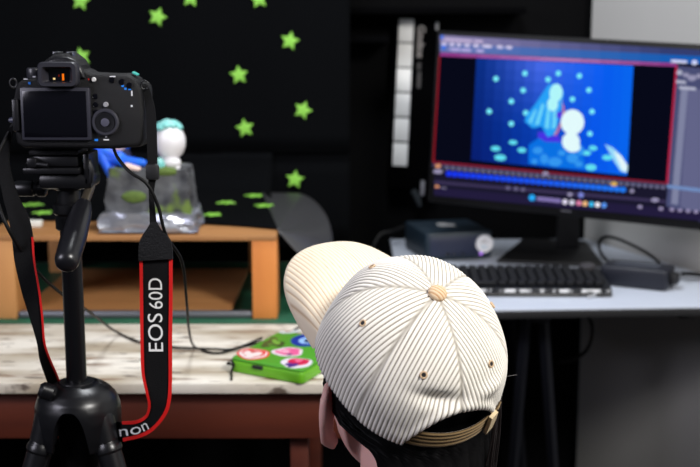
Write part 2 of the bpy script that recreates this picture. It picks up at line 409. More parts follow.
# white-headed figure
c = W(170, 143, fy + 0.01); s = (fy + 0.01) / 1170
fig = thing('toy_figure', 'white round-headed toy figure with teal hair sitting on the rock', 'toy figure', (c.x, c.y, zr))
m_wht = mat('white_clay', (236, 234, 236), 0.35)
m_teal = mat('teal_clay', (90, 190, 185), 0.6, noise=((170, 220, 215), 60, 0.5), bump=(300, 0.5))
hd = MB().ell((c.x, c.y, c.z + 0.002), (0.0285, 0.028, 0.034)); hd.ell((c.x + 0.004, c.y - 0.012, c.z - 0.034), (0.017, 0.014, 0.012))
hd.build('head', m_wht, fig, world=True)
mh = MB()
for k in range(30):
    a = random.uniform(0, 6.28); e = random.uniform(0.75, 1.5)
    p = Vector((c.x - 0.002 + 0.027 * math.cos(e) * math.cos(a), c.y + 0.026 * math.cos(e) * math.sin(a), c.z + 0.004 + 0.034 * math.sin(e)))
    mh.ell(p, (0.008, 0.008, 0.006), seg=8, rings=6)
mh.build('hair', m_teal, fig, world=True)
bdy = MB(); p0 = W(170, 160, c.y); zz = zr - 0.004
bdy.lathe([(0.012, 0), (0.018, 0.004), (0.016, 0.016), (0.011, 0.03)], (p0.x + 0.001, c.y, zz)); bdy.capsule((p0.x - 0.012, c.y - 0.008, zz + 0.02), (p0.x - 0.016, c.y - 0.018, zz + 0.003), 0.005, 0.004); bdy.capsule((p0.x + 0.012, c.y - 0.008, zz + 0.02), (p0.x + 0.016, c.y - 0.018, zz + 0.004), 0.005, 0.004)
bdy.build('torso', m_wht, fig, world=True)
sc_ = MB(); q0 = W(162, 165, c.y - 0.02); sc_.tube([q0 + Vector((-0.004, 0, 0.012)), q0 + Vector((0, -0.004, 0.004)), q0 + Vector((0.001, -0.006, -0.012))], [0.006, 0.008, 0.005], 8, flat=0.5)
sc_.build('scarf', m_teal, fig, world=True)
# blue-haired figure, mostly behind the camera
c = W(122, 140, fy + 0.03)
doll = thing('toy_doll', 'toy doll with long bright blue hair kneeling behind the camera', 'toy figure', (c.x, c.y, zr))
m_bh = mat('blue_hair', (20, 70, 235), 0.45, noise=((10, 120, 230), 60, 0.5, (1, 1, 0.3)))
m_sk = mat('doll_skin', (232, 200, 186), 0.5)
bh = MB(); bh.ell((c.x - 0.01, c.y + 0.004, c.z), (0.026, 0.026, 0.03))
for (a, bq, r1, r2) in [((103, 150), (140, 172), .011, .008), ((104, 158), (143, 163), .012, .007), ((110, 165), (121, 181), .009, .006), ((100, 150), (112, 178), .011, .006), ((118, 155), (146, 176), .009, .006)]:
    bh.capsule(W(a[0], a[1], c.y - 0.02), W(bq[0], bq[1], c.y - 0.035), r1, r2)
bh.build('hair', m_bh, doll, world=True)
MB().ell((c.x - 0.008, c.y - 0.012, c.z - 0.002), (0.018, 0.016, 0.022)).build('head', m_sk, doll, world=True)
hnd = MB(); hnd.capsule(W(127, 166, c.y - 0.045), W(138, 170, c.y - 0.045), 0.006, 0.0065); hnd.capsule(W(138, 170, c.y - 0.045), W(142, 172, c.y - 0.048), 0.004, 0.003)
hnd.build('hand', m_sk, doll, world=True)
MB().lathe([(0.022, 0), (0.03, 0.01), (0.02, 0.035), (0.012, 0.05)], (c.x - 0.008, c.y + 0.0, zr - 0.005)).build('dress', mat('navy_clay', (26, 30, 70), 0.6), doll, world=True)

# ------------------------------------------------------------------ green case with stickers
zt = ZB + 0.021
qa, qb, qd = Wz(229, 358, zt), Wz(303, 371.5, zt), Wz(281, 330, zt)
qc = qb + (qd - qa) * 0.97
cen = (qa + qc) / 2
case = thing('sticker_case', 'lime green case covered in round stickers at the bench edge', 'case', (cen.x, cen.y, ZB))
m_gr = mat('green_plastic_lit', (112, 190, 36), 0.45, noise=((98, 172, 30), 20, 0.6))  # side painted brighter than the top, as if lit from the front
m_gr2 = mat('green_plastic_shaded', (74, 150, 34), 0.5)
def rquad(P, r, n=5):
    out = []
    for i in range(4):
        p = P[i]; a = (P[i - 1] - p).normalized(); bq = (P[(i + 1) % 4] - p).normalized()
        for k in range(n + 1):
            t = k / n; s0 = p + a * r; s1 = p + bq * r
            out.append(((1 - t) ** 2 * s0 + 2 * t * (1 - t) * p + t * t * s1))
    return [(q.x, q.y) for q in out]
Q4 = [qa, qb, qc, qd]
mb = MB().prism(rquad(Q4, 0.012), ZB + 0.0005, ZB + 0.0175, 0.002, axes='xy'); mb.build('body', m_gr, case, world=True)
ins = [cen + (p - cen) * 0.985 for p in Q4]
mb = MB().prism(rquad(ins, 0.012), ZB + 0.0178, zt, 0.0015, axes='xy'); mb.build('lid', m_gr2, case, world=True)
e = qb - qa
p = qa + e * 0.40; mb = MB().box((p.x, p.y + 0.0005, ZB + 0.0145), (0.019, 0.006, 0.0055), 0.001, rot=Matrix.Rotation(math.atan2(e.y, e.x), 3, 'Z')); mb.build('latch', blk_matte, case, world=True)
p = qa + e * 0.03
mb = MB(); pp = [(p.x, p.y - 0.001, ZB + 0.019), (p.x + 0.004, p.y - 0.006, ZB + 0.012), (p.x + 0.001, p.y - 0.012, ZB + 0.003), (p.x + 0.003, p.y - 0.025, ZB + 0.0022), (p.x + 0.005, p.y - 0.048, ZB + 0.0022)]
mb.tube(smooth_path(pp, 6), 0.0018, 7); mb.tube([(pp[0][0] - 0.004, pp[0][1] + 0.01, ZB + 0.0125), (pp[0][0] - 0.006, pp[0][1] + 0.002, ZB + 0.0125), (pp[0][0] + 0.004, pp[0][1] - 0.004, ZB + 0.0125)], 0.0018, 7); mb.build('zip_cord', cable_m, case, world=True)
def sticker(px, py, rx, ry, layers, rot=0):
    c = Wz(px, py, zt); mb = MB(); mats = []
    for li, (rgb, k, dx, dy, wob) in enumerate(layers):
        mb.mi = li; mats.append(mat('sticker_ink', rgb, 0.4)); vs = []; N = 26
        for i in range(N):
            a = 2 * math.pi * i / N; rr = k * (1 + wob * math.sin(3 * a + px) + wob * 0.6 * math.sin(5 * a))
            x = rx * rr * math.cos(a) + dx * rx; y = ry * rr * math.sin(a) + dy * ry
            vs.append((c.x + x * math.cos(rot) - y * math.sin(rot), c.y + x * math.sin(rot) + y * math.cos(rot), zt + 0.0003 + 0.0002 * li))
        vt = [(v[0], v[1], zt + 0.00002) for v in vs]
        fs = [tuple(range(N))]
        if li == 0: fs += [(i, (i + 1) % N, N + (i + 1) % N, N + i) for i in range(N)]
        mb.add(vs + vt if li == 0 else vs, fs)
    return mb.build('sticker', mats, case, world=True, smooth=0, fix=True)
s = 1 / 655
sticker(253, 354, 16.5 * s, 21 * s, [((226, 70, 62), 1, 0, 0, .04), ((235, 225, 225), .86, 0, 0, .05), ((214, 60, 60), .72, .05, .05, .1), ((238, 222, 220), .55, -.08, -.08, .2), ((200, 90, 90), .2, .1, .3, .2)], 0.3)
sticker(288, 352, 16 * s, 17 * s, [((228, 214, 224), 1, 0, 0, .06), ((226, 96, 150), .78, .05, 0, .12), ((236, 170, 196), .35, -.2, .1, .3), ((90, 40, 110), .18, 0, -.65, .1)], 0.2)
sticker(296.5, 363, 15.5 * s, 18 * s, [((226, 218, 230), 1, 0, 0, .06), ((206, 26, 76), .68, .15, .15, .1), ((80, 40, 130), .4, -.4, -.35, .2), ((240, 110, 150), .25, .2, .3, .2)], 0.25)
sticker(305, 340.5, 15 * s, 24 * s, [((20, 50, 150), 1, 0, 0, .02), ((150, 190, 240), .55, .1, -.05, .05), ((18, 24, 60), .3, .25, -.1, .1)])
sticker(273, 343, 12 * s, 17 * s, [((52, 78, 34), .95, 0, 0, .3), ((110, 170, 60), .5, .1, .1, .3), ((36, 48, 34), .25, -.2, 0, .3)])
sticker(290, 331.8, 13 * s, 6 * s, [((198, 206, 206), 1, 0, 0, .05), ((170, 120, 90), .4, -.1, .4, .2)], 0.35)

# ------------------------------------------------------------------ camera on tripod
YT = 1.34; XT = -0.325
def zt_(py): return W(73, py, YT).z
TP = thing('camera_tripod', 'black tripod with pan handle standing in front of the bench', 'tripod', (XT, YT, 0))
m_tri = mat('tripod_plastic', (13, 13, 16), 0.33, spec=0.5)
m_tube = mat('tripod_tube', (15, 15, 18), 0.28, metal=0.3)
zc1 = zt_(386); zh = zt_(216)
MB().lathe([(0.0120, 0), (0.0120, zh - zc1 + 0.25)], (XT, YT, zc1 - 0.25)).build('column', m_tube, TP, world=True)
MB().lathe([(0.0145, -0.012), (0.0165, -0.01), (0.0165, 0.010), (0.0145, 0.012)], (XT, YT, zh - 0.004)).build('collar', m_tri, TP, world=True)
zk = [zt_(v) for v in (383, 387, 392, 399, 408, 418, 432, 440)]
cpf = [(383, .0215), (386, .030), (390, .0375), (396, .0440), (404, .0475), (414, .0485), (430, .0475), (444, .045)]
def crad(py): return float(np.interp(py, [a for a, _ in cpf], [b_ for _, b_ in cpf]))
NAZ = 144; rows = []
def hole(az):
    dl = min(abs((az - c + 180) % 360 - 180) for c in (270, 32, 148)); return 442 if dl >= 27 else 401.5 + 40.5 * (dl / 27.0) ** 3
for k in range(26):
    row = []
    for i_ in range(NAZ + 1):
        az = 360.0 * i_ / NAZ; py = 383 + (hole(az) - 383) * k / 25.0; r_ = crad(py); row.append((XT + r_ * math.cos(R_(az)), YT + r_ * math.sin(R_(az)), zt_(py)))
    rows.append(row)
cm = MB().grid(rows); cm.lathe([(0.0215, zk[0] - 0.0005), (0.0205, zk[0] + 0.003), (0.014, zk[0] + 0.003)], (XT, YT, 0))
co_ = cm.build('crown', m_tri, TP, world=True, smooth=60, fix=False); sm = co_.modifiers.new('t', 'SOLIDIFY'); sm.thickness = 0.0025; sm.offset = -1
MB().lathe([(0.014, zk[7] - 0.05), (0.022, zk[7] - 0.03), (0.025, zk[5]), (0.029, zk[4] + 0.0025)], (XT, YT, 0)).build('crown_core', mat('recess_shade_black', (6, 6, 7), 0.8, spec=0.1), TP, world=True, smooth=60)  # near-black core, the shade inside the arch put into its colour
arch_px = [(47, 416), (51, 406), (58, 399), (68, 395.5), (79, 397), (89, 402), (97, 411)]
am = MB(); pts_ = []
for px, py in arch_px:
    a = W(px, py, YT - 0.045); dx_ = (a.x - XT); rr_ = crad(383 + (zt_(383) - a.z) / (zt_(383) - zt_(442)) * 59); pts_.append((a.x, YT - math.sqrt(max(rr_ ** 2 - dx_ ** 2, 0.0001)) - 0.0006, a.z))
am.tube(smooth_path(pts_, 6), 0.0022, 10); am.build('crown_rim', m_tri, TP, world=True, smooth=60)
for az in (90, 212, 328):
    dx, dy = math.cos(R_(az)), math.sin(R_(az)); dr_ = Vector((dx, dy, 0))
    p0 = Vector((XT, YT, zt_(404))) + dr_ * 0.031
    tan = math.tan(R_(19)); foot = p0 + dr_ * tan * p0.z; foot.z = 0.016
    def lp(k): return p0.lerp(foot, k)
    hd_ = MB(); hd_.tube([lp(-0.016), lp(-0.010), lp(0.0), lp(0.015), lp(0.030), lp(0.0405), lp(0.042)], [0.008, 0.0135, 0.0175, 0.0175, 0.0160, 0.0155, 0.012], 20); hd_.build('leg_socket', m_tri, TP, world=True, smooth=60)
    u = MB(); u.tube([lp(0.035), lp(0.044), lp(0.047), lp(0.052), lp(0.055), lp(0.40), lp(0.405), lp(0.43)], [0.0125, 0.0150, 0.0165, 0.0165, 0.0145, 0.0140, 0.017, 0.017], 18, caps=True)
    lg = u.build('leg', m_tri, TP, world=True, smooth=30)
    def sub(mbx, nm, mt): mbx.off(TP.location).build(nm, mt, lg)
    sub(MB().tube([lp(0.425), lp(0.72)], 0.0120, 14), 'middle_section', m_tube)
    sub(MB().tube([lp(0.71), lp(0.75)], 0.0150, 14), 'leg_lock', m_tri)
    sub(MB().tube([lp(0.745), lp(0.975)], 0.0095, 14), 'lower_section', m_tube)
    sub(MB().lathe([(0.014, 0.0), (0.016, 0.006), (0.013, 0.022), (0.009, 0.035)], (lp(1).x, lp(1).y, 0.0)), 'rubber_foot', blk_rubber)
# knob at crown left
kp = W(47, 390, YT - 0.03); MB().lathe([(0.006, 0), (0.010, 0.004), (0.010, 0.016), (0.006, 0.02)], kp + Vector((0.010, 0, -0.005)), (-1, -0.2, 0.4)).build('lock_knob', m_tri, TP, world=True)
# pan head
hb = W(66, 196, YT)
MB().lathe([(0.015, zt_(216)), (0.019, zt_(212)), (0.019, zt_(204)), (0.0135, zt_(202)), (0.0135, zt_(190)), (0.018, zt_(188)), (0.020, zt_(181))], (XT, YT, 0)).build('pan_base', m_tri, TP, world=True)
MB().box((XT + 0.002, YT, (zt_(186) + zt_(172)) / 2), (0.062, 0.05, zt_(172) - zt_(188)), 0.006).build('tilt_block', m_tri, TP, world=True)
k0 = W(47, 188.5, YT); k1 = W(12, 188.5, YT)
MB().lathe([(0.006, 0), (0.0095, 0.002), (0.0095, 0.010), (0.0078, 0.012), (0.0078, 0.0145), (0.0093, 0.016), (0.0093, 0.034), (0.0072, 0.039)], k0, k1 - k0, 24).build('tilt_knob', m_tri, TP, world=True)
pA = W(29, 149, YT); pB = W(86, 171, YT)
MB().box(((pA.x + pB.x) / 2, YT, zt_(168)), (pB.x - pA.x, 0.062, 0.007), 0.0015).build('platform', m_tri, TP, world=True)
MB().box(((pA.x + pB.x) / 2 + 0.004, YT, zt_(159)), (0.052, 0.055, 0.0125), 0.003).build('quick_release_plate', m_tri, TP, world=True)
MB().box(((pA.x + pB.x) / 2 + 0.002, YT, zt_(150.5)), (0.056, 0.05, 0.0055), 0.0012).build('top_plate', blk_rubber, TP, world=True)
lv = MB(); lv.box((pA.x + 0.012, YT - 0.03, zt_(159.5)), (0.011, 0.012, 0.011), 0.002); lv.tube([(pA.x + 0.006, YT - 0.032, zt_(160)), (pA.x + 0.030, YT - 0.034, zt_(162))], 0.0028, 8); lv.build('release_lever', m_tri, TP, world=True)
sb_ = MB(); sb_.box((pB.x + 0.006, YT, zt_(167)), (0.007, 0.05, 0.036), 0.002); sb_.tube([(pB.x + 0.008, YT - 0.02, zt_(158)), (pB.x + 0.012, YT - 0.024, zt_(168)), (pB.x + 0.010, YT - 0.022, zt_(180))], 0.003, 8); sb_.build('side_bracket', m_tri, TP, world=True)
h0 = W(91, 186, YT - 0.01); h1 = W(84, 203, YT - 0.04); h2 = W(66, 264, YT - 0.13)
h0b = h1.lerp(h2, -0.15)
shf = MB(); shf.tube([h0, h1, h1.lerp(h2, 0.15)], [0.005, 0.0055, 0.0055], 12); ph = shf.build('pan_handle', mat('handle_rod', (92, 84, 72), 0.35, metal=0.7), TP, world=True)
g = MB(); dd = (h2 - h1)
g.tube([h1, h1 + dd * 0.02, h1 + dd * 0.12, h1 + dd * 0.3, h1 + dd * 0.6, h1 + dd * 0.85, h1 + dd * 0.95, h1 + dd * 1.0, h1 + dd * 1.03, h1 + dd * 1.045], [0.006, 0.0085, 0.0112, 0.0128, 0.0140, 0.0135, 0.0132, 0.0115, 0.008, 0.003], 20)
g.off(TP.location).build('grip', mat('grip_rubber', (20, 20, 24), 0.32), ph)

# camera body (local frame: x right, z up, back face towards -y; 900 px = 1 m)
YB = 1.295
oc = W(75, 110, YB)
CAM = thing('digital_camera', 'black digital camera seen from behind, mounted on the tripod', 'camera', (oc.x, oc.y, oc.z))
def cp(px, py): return ((px - 75) / 900.0, (110 - py) / 900.0)
outl = [(15, 143), (13, 128), (14, 98), (17, 85), (22, 81), (37, 79), (42, 68), (47, 61), (56, 55), (71, 55), (79, 61), (84, 70), (92, 74), (112, 75), (128, 75), (136, 80), (140, 90), (143, 112), (142, 140), (138, 147), (110, 149), (22, 148)]
MB().prism([cp(*p) for p in outl], 0.0, 0.048, 0.005, 3).build('body', blk_rubber, CAM, smooth=40)
grp = MB(); gx = cp(134, 112); grp.box((gx[0] - 0.003, 0.045, gx[1] - 0.004), (0.026, 0.055, 0.074), 0.011, seg=4); grp.build('hand_grip', blk_rubber, CAM)
pr = [(42, 79), (45, 67), (51, 60.5), (59, 57.5), (70, 57.5), (78, 61), (84, 69), (87, 79)]
MB().prism([cp(*p) for p in pr], -0.004, 0.044, 0.004, 3).build('prism_hump', blk_plastic, CAM, smooth=40)
le = MB(); lc = cp(61, 115); le.lathe([(0.034, 0.045), (0.036, 0.05), (0.036, 0.075), (0.034, 0.078), (0.037, 0.082), (0.037, 0.115), (0.039, 0.12), (0.039, 0.135), (0.033, 0.137), (0.030, 0.13)], (lc[0], 0, lc[1]), (0, 1, 0), 40); le.build('lens', blk_plastic, CAM)
ln = MB(); ln.lathe([(0.0385, 0.088), (0.0395, 0.09), (0.0395, 0.110), (0.0385, 0.112)], (lc[0], 0, lc[1]), (0, 1, 0), 40); ln.build('zoom_ring', blk_rubber, CAM)
# screen
def fr(x0, y0, x1, y1, dep, y, bev): 
    a = cp(x0, y1); b_ = cp(x1, y0); return MB().box(((a[0] + b_[0]) / 2, y - dep / 2, (a[1] + b_[1]) / 2), (b_[0] - a[0], dep, b_[1] - a[1]), bev)
scr = fr(22, 87.5, 91, 140, 0.008, 0.003, 0.002).build('screen', mat('screen_frame', (44, 44, 54), 0.4), CAM)
fr(25, 91, 87.5, 136.5, 0.0012, -0.0046, 0.0004).build('display_panel', blk_gloss, scr)
fr(13.5, 99, 20, 131, 0.010, 0.004, 0.002).build('screen_hinge', blk_plastic, CAM)
# eyecup as a thick rounded ring, viewfinder inside
def rrect(cx, cz, hw, hh, r, n=6):
    out = []
    for (sx, sz, a0) in ((1, 1, 0), (-1, 1, 90), (-1, -1, 180), (1, -1, 270)):
        for k in range(n + 1):
            a = R_(a0 + 90 * k / n); out.append((cx + sx * (hw - r) + r * math.cos(a), cz + sz * (hh - r) + r * math.sin(a)))
    return out
ec = cp(62.2, 74.5)
o1 = rrect(ec[0], ec[1], 0.0218, 0.0135, 0.006); i1 = rrect(ec[0], ec[1] - 0.0005, 0.0165, 0.0088, 0.003); i2 = rrect(ec[0], ec[1] - 0.001, 0.0115, 0.0070, 0.002)
ey = MB(); n = len(o1)
loops = [[(x, -0.002, z) for x, z in o1], [(x, -0.014, z) for x, z in o1], [(ec[0] + (x - ec[0]) * .93, -0.0165, ec[1] + (z - ec[1]) * .93) for x, z in o1], [(x, -0.0165, z) for x, z in i1], [(x, -0.006, z) for x, z in i2]]
for a_, b_ in zip(loops, loops[1:]): ey.add(list(a_) + list(b_), [(k, (k + 1) % n, n + (k + 1) % n, n + k) for k in range(n)])
ecup = ey.build('eyecup', mat('eyecup_rubber', (34, 34, 42), 0.45), CAM, smooth=50)
vf = MB(); vf.add([(x, -0.0062, z) for x, z in i2], [tuple(range(len(i2)))]); vfo = vf.build('viewfinder', blk_gloss, ecup, smooth=0)
vg = MB()
for px, py, w_, h_, mi in ((66.0, 77.3, 2.0, 6.5, 0), (57.2, 79, 2.2, 1.8, 1), (62, 76, 1.2, 2.2, 2)):
    a = cp(px, py); vg.mi = mi; vg.add([(a[0] - w_ / 1800, -0.0066, a[1] - h_ / 1800), (a[0] + w_ / 1800, -0.0066, a[1] - h_ / 1800), (a[0] + w_ / 1800, -0.0066, a[1] + h_ / 1800), (a[0] - w_ / 1800, -0.0066, a[1] + h_ / 1800)], [(0, 1, 2, 3)])
vg.build('viewfinder_display', [emis('orange_glow', (255, 120, 20), 1.0), emis('cream_glow', (255, 220, 150), 1.0), emis('red_glow', (110, 25, 10), 1.0)], ecup, smooth=0)
# hot shoe
hs = MB()
for px, s_ in ((57, 1), (71, -1)):
    a = cp(px, 53.6); hs.box((a[0], 0.016, a[1]), (0.0062, 0.022, 0.0013), 0.0003); hs.box((a[0] - s_ * 0.0025, 0.016, a[1] - 0.002), (0.0012, 0.018, 0.004), 0.0003)
a = cp(64, 57); hs.box((a[0], 0.016, a[1] + 0.0005), (0.018, 0.018, 0.001)); hs.build('hot_shoe', metal_m, CAM)
# mode dial and power lever
md = cp(31, 76); MB().lathe([(0.0085, -0.004), (0.009, 0), (0.009, 0.006), (0.008, 0.0075)], (md[0], 0.024, md[1]), (0, 0, 1), 24).build('mode_dial', mat('dial_plastic', (40, 40, 46), 0.35), CAM)
# control dial
cd_ = cp(105, 122)
cdo = MB().lathe([(0.0150, 0.0), (0.0150, 0.003), (0.0138, 0.0045), (0.0118, 0.0045), (0.0112, 0.0030)], (cd_[0], 0.0005, cd_[1]), (0, -1, 0), 36).build('control_dial', mat('dial_ring', (52, 52, 60), 0.35), CAM)
MB().lathe([(0.0108, 0.003), (0.0106, 0.004), (0.0055, 0.0036)], (cd_[0], 0.0005, cd_[1]), (0, -1, 0), 28).build('direction_pad', blk_plastic, cdo)
MB().lathe([(0.0048, 0.003), (0.0046, 0.0050), (0.003, 0.0054)], (cd_[0], 0.0005, cd_[1]), (0, -1, 0), 24).build('set_button', mat('set_plastic', (78, 78, 92), 0.25), cdo)
def button(px, py, r, m, lab=None, h=0.0022):
    a = cp(px, py); o = MB().lathe([(r, 0.0), (r, h * 0.7), (r * 0.8, h)], (a[0], 0.0008, a[1]), (0, -1, 0), 16).build('button', m, CAM)
    if lab: o['label'] = lab
for (px, py) in ((113, 80.5), (122.5, 82.5), (130, 86), (96, 96.5), (96, 104.5), (96, 112)): button(px, py, 0.0035 if px > 100 else 0.003, blk_gloss)
button(106, 104.5, 0.0030, mat('silver_plastic', (150, 150, 155), 0.3), 'silver joystick button', 0.004)
button(95, 80, 0.0026, mat('pale_button', (205, 205, 205), 0.35), 'white round button', 0.003)
MKM = [white_mark, blue_mark, red_mark]
for (px, py, w_, h_, mi) in [(95, 97.3, 4.4, 1.2, 0), (95.5, 106, 4.4, 1.3, 0), (113.5, 77, 5.5, 1.2, 0), (132, 93.5, 1.4, 5, 0), (131.5, 106, 2, 2, 0), (105, 139.6, 5.5, 1.2, 0), (105, 136.6, 2, 1.2, 0), (27.5, 79.5, 4, 1.3, 0), (36, 77.3, 3.2, 1.3, 0),
                         (31, 83.6, 2.4, 2.4, 1), (123.2, 86.2, 2.6, 2.2, 1), (125.8, 89, 2.4, 2, 1), (130, 89.3, 2.6, 1.8, 1), (95, 139.8, 3.6, 2.2, 1), (89.8, 79.8, 1.4, 1.4, 2)]:
    a = cp(px, py); MB().box((a[0], 0.0002, a[1]), (w_ / 900, 0.0012, h_ / 900), 0).build('button_marking', MKM[mi], CAM, smooth=0)
a = cp(134, 74.8); MB().box((a[0] - 0.001, 0.02, a[1]), (0.007, 0.012, 0.0022), 0.0008, rot=Matrix.Rotation(R_(28), 3, 'Y')).build('shutter_button', green_mark, CAM)
for px, py in ((12, 84), (143, 86)):
    a = cp(px, py); MB().tube([(a[0] + 0.004 * math.cos(R_(t)), 0.012, a[1] + 0.005 * math.sin(R_(t))) for t in range(0, 360, 30)], 0.0009, 8, closed=True).build('strap_lug', blk_plastic, CAM)
a = cp(13, 121); MB().lathe([(0.0045, 0), (0.004, 0.005), (0.0022, 0.010)], (a[0] + 0.002, 0.012, a[1]), (-1, 0, 0), 14).build('plug', mat('plug_plastic', (60, 62, 80), 0.4), CAM)

# ------------------------------------------------------------------ camera strap
m_web = mat('black_webbing', (7, 7, 9), 0.8, spec=0.2, bump=(900, 0.4))
m_red = mat('red_edging', (206, 14, 10), 0.6)
m_leath = mat('black_leather', (15, 15, 17), 0.45, bump=(500, 0.4))
ST = thing('camera_strap', 'black camera strap with red edges and white lettering, hanging from the camera', 'strap', (oc.x + 0.08, YB, oc.z - 0.2))
yS = 1.288
def px_ribbon(spec, name, mt, Yfun, th=0.003, parent=ST, n=8):
    """spec: (left x, left y, right x, right y, Y)"""
    sp = smooth_path(spec, n); P = []; Wd = []
    for s_ in sp:
        l = W(s_[0], s_[1], s_[4]); r_ = W(s_[2], s_[3], s_[4]); P.append((l + r_) / 2); Wd.append((r_ - l) / 2)
    mb = MB().ribbon(P, Wd, (0.05, -1, 0.2), th); return mb.build(name, mt, parent, world=True, smooth=40)
px_ribbon([(138, 84, 146, 84, 1.318), (143, 92, 150, 90, 1.312), (146, 112, 155, 110, 1.30), (147, 140, 157, 140, 1.29), (148, 170, 157, 170, 1.285), (149, 195, 154, 195, 1.285), (150, 226, 157, 226, 1.285)], 'webbing', m_web, None, 0.004)
bk = W(152.5, 172, 1.281); MB().box(bk, (0.015, 0.006, 0.018), 0.003).build('buckle', blk_matte, ST, world=True)
px_ribbon([(151, 222, 157, 222, 1.282), (147, 229, 161, 229, 1.282), (139.5, 242, 171, 242, 1.282), (138.5, 261, 173, 259, 1.282)], 'leather_tab', m_leath, None, 0.005, n=4)
pad = [(140, 256, 172, 255, 1.286), (140.5, 300, 172, 300, 1.286), (141, 340, 171.5, 340, 1.286), (142, 372, 171.5, 380, 1.286), (146, 392, 170, 402, 1.286), (148.5, 404, 165, 416, 1.288), (146, 415, 153, 430, 1.292), (136, 421, 140, 437, 1.298), (122, 422, 123, 441, 1.315)]
tail = [(122, 422, 123, 441, 1.318), (108, 421, 108, 440, 1.36), (92, 418, 91, 436, 1.408), (76, 410, 72, 424, 1.43), (62, 398, 54, 408, 1.41), (53, 385, 44, 390, 1.37)]
px_ribbon(pad, 'strap_pad', m_web, None, 0.003)
px_ribbon(tail, 'webbing', m_web, None, 0.003)
def edge(spec, side, w0, w1, name, dy=-0.0022):
    out = []
    for (lx, ly, rx, ry, Y) in spec:
        dx, dy_ = rx - lx, ry - ly; Ln = math.hypot(dx, dy_); ux, uy = dx / Ln, dy_ / Ln
        if side < 0: out.append((lx - ux * w0, ly - uy * w0, lx + ux * w1, ly + uy * w1, Y + dy))
        else: out.append((rx - ux * w1, ry - uy * w1, rx + ux * w0, ry + uy * w0, Y + dy))
    return px_ribbon(out, name, m_red, None, 0.0016)
edge(pad, -1, 0.6, 2.6, 'red_edge'); edge(pad, 1, 0.6, 3.0, 'red_edge')
left = [(9, 128, 14, 126, 1.305), (-2, 160, 9, 160, 1.31), (3, 195, 18, 195, 1.30), (8, 215, 28, 215, 1.285), (12, 237, 33, 237, 1.28), (15, 262, 35, 262, 1.28), (22, 292, 40, 292, 1.28), (30, 318, 43, 318, 1.283), (37, 342, 45, 342, 1.288), (40, 360, 50, 358, 1.30), (46, 378, 57, 374, 1.325), (50, 390, 61, 385, 1.355)]
px_ribbon(left, 'strap_pad', m_web, None, 0.004)
edge(left[4:], 1, 0.3, 1.6, 'red_edge', -0.003)
# lettering
m_let = mat('white_thread', (228, 228, 226), 0.6)
zr_ = 10
def vtext(t, px, y0, y1, size, Y, nm='lettering'):
    c = W(px, (y0 + y1) / 2, Y)
    o = text_mesh(t, m_let, 1.0, nm, ST, Matrix.Identity(4), 0.0)
    co = [v.co for v in o.data.vertices]; x0 = min(v.x for v in co); x1 = max(v.x for v in co); h0_ = min(v.y for v in co); h1_ = max(v.y for v in co)
    Lw = (y1 - y0) / 880; sx = Lw / (x1 - x0); sy = size / 900 / (h1_ - h0_)
    for v in o.data.vertices:
        a = (v.co.x - (x0 + x1) / 2) * sx; b_ = (v.co.y - (h0_ + h1_) / 2) * sy
        v.co = Vector((c.x - b_, c.y, c.z + a)) - ST.location
    return o
vtext('EOS', 155.5, 313, 352, 15, 1.2838); vtext('60D', 155.5, 278, 309, 14, 1.2838)
# brand lettering on the bend, upright
o = text_mesh('Canon', m_let, 1.0, 'lettering', ST, Matrix.Identity(4), 0.0)
co = [v.co for v in o.data.vertices]; x0 = min(v.x for v in co); x1 = max(v.x for v in co); y0 = min(v.y for v in co); y1 = max(v.y for v in co)
path = smooth_path([(92, 430, 1.404), (108, 431.5, 1.356), (122, 431, 1.314), (137, 428.5, 1.2975), (147, 424, 1.2905)], 12)
for v in o.data.vertices:
    k = (v.co.x - x0) / (x1 - x0) * (len(path) - 1); i = min(int(k), len(path) - 2); p = path[i] + (path[i + 1] - path[i]) * (k - i); tg = path[i + 1] - path[i]
    b_ = (v.co.y - y0) / (y1 - y0) - 0.5; L_ = math.hypot(tg[0], tg[1])
    v.co = W(p[0] + b_ * 11 * tg[1] / L_, p[1] - b_ * 11 * tg[0] / L_, p[2] - 0.0035) - ST.location

# ------------------------------------------------------------------ cables by the camera and on the bench
def cable(name, pts, r, label, seg=8):
    mb = MB().tube([Vector(p) for p in smooth_path([tuple(p) for p in pts], 10)], r, seg); o = mb.build(name, cable_m, smooth=60); return tag(o, label, 'cable')
zz = ZB + 0.0032
cable('tether_cable', [W(113, 147, 1.312), W(118, 158, 1.29), W(130, 172, 1.275), W(147, 184, 1.272), W(158, 206, 1.278), W(166, 235, 1.29), W(182, 262, 1.34), W(186.5, 300, 1.45), W(189, 330, 1.62), Wz(194, 346, zz + .004), Wz(208, 352, zz), Wz(222, 352.5, zz), Wz(245, 346, zz), Wz(280, 337, zz), Wz(300, 326.5, zz + 0.002), Wz(312, 319, zz + 0.004)], 0.0019, 'thin black cable dropping from the camera past the strap to the bench')
cable('trailing_cable', [W(13, 124, 1.309), W(-6, 165, 1.29), W(-3, 198, 1.272), W(10, 232, 1.262), W(34, 268, 1.31), W(62, 294, 1.42), W(88, 311, 1.58), Wz(115, 331, zz + 0.012), Wz(140, 342, zz), Wz(172, 347, zz), Wz(213, 349, zz + 0.004), Wz(235, 348.5, zz + .002), Wz(262, 338, zz + 0.001)], 0.0021, 'black cable running behind the tripod across the bench towards the green case')

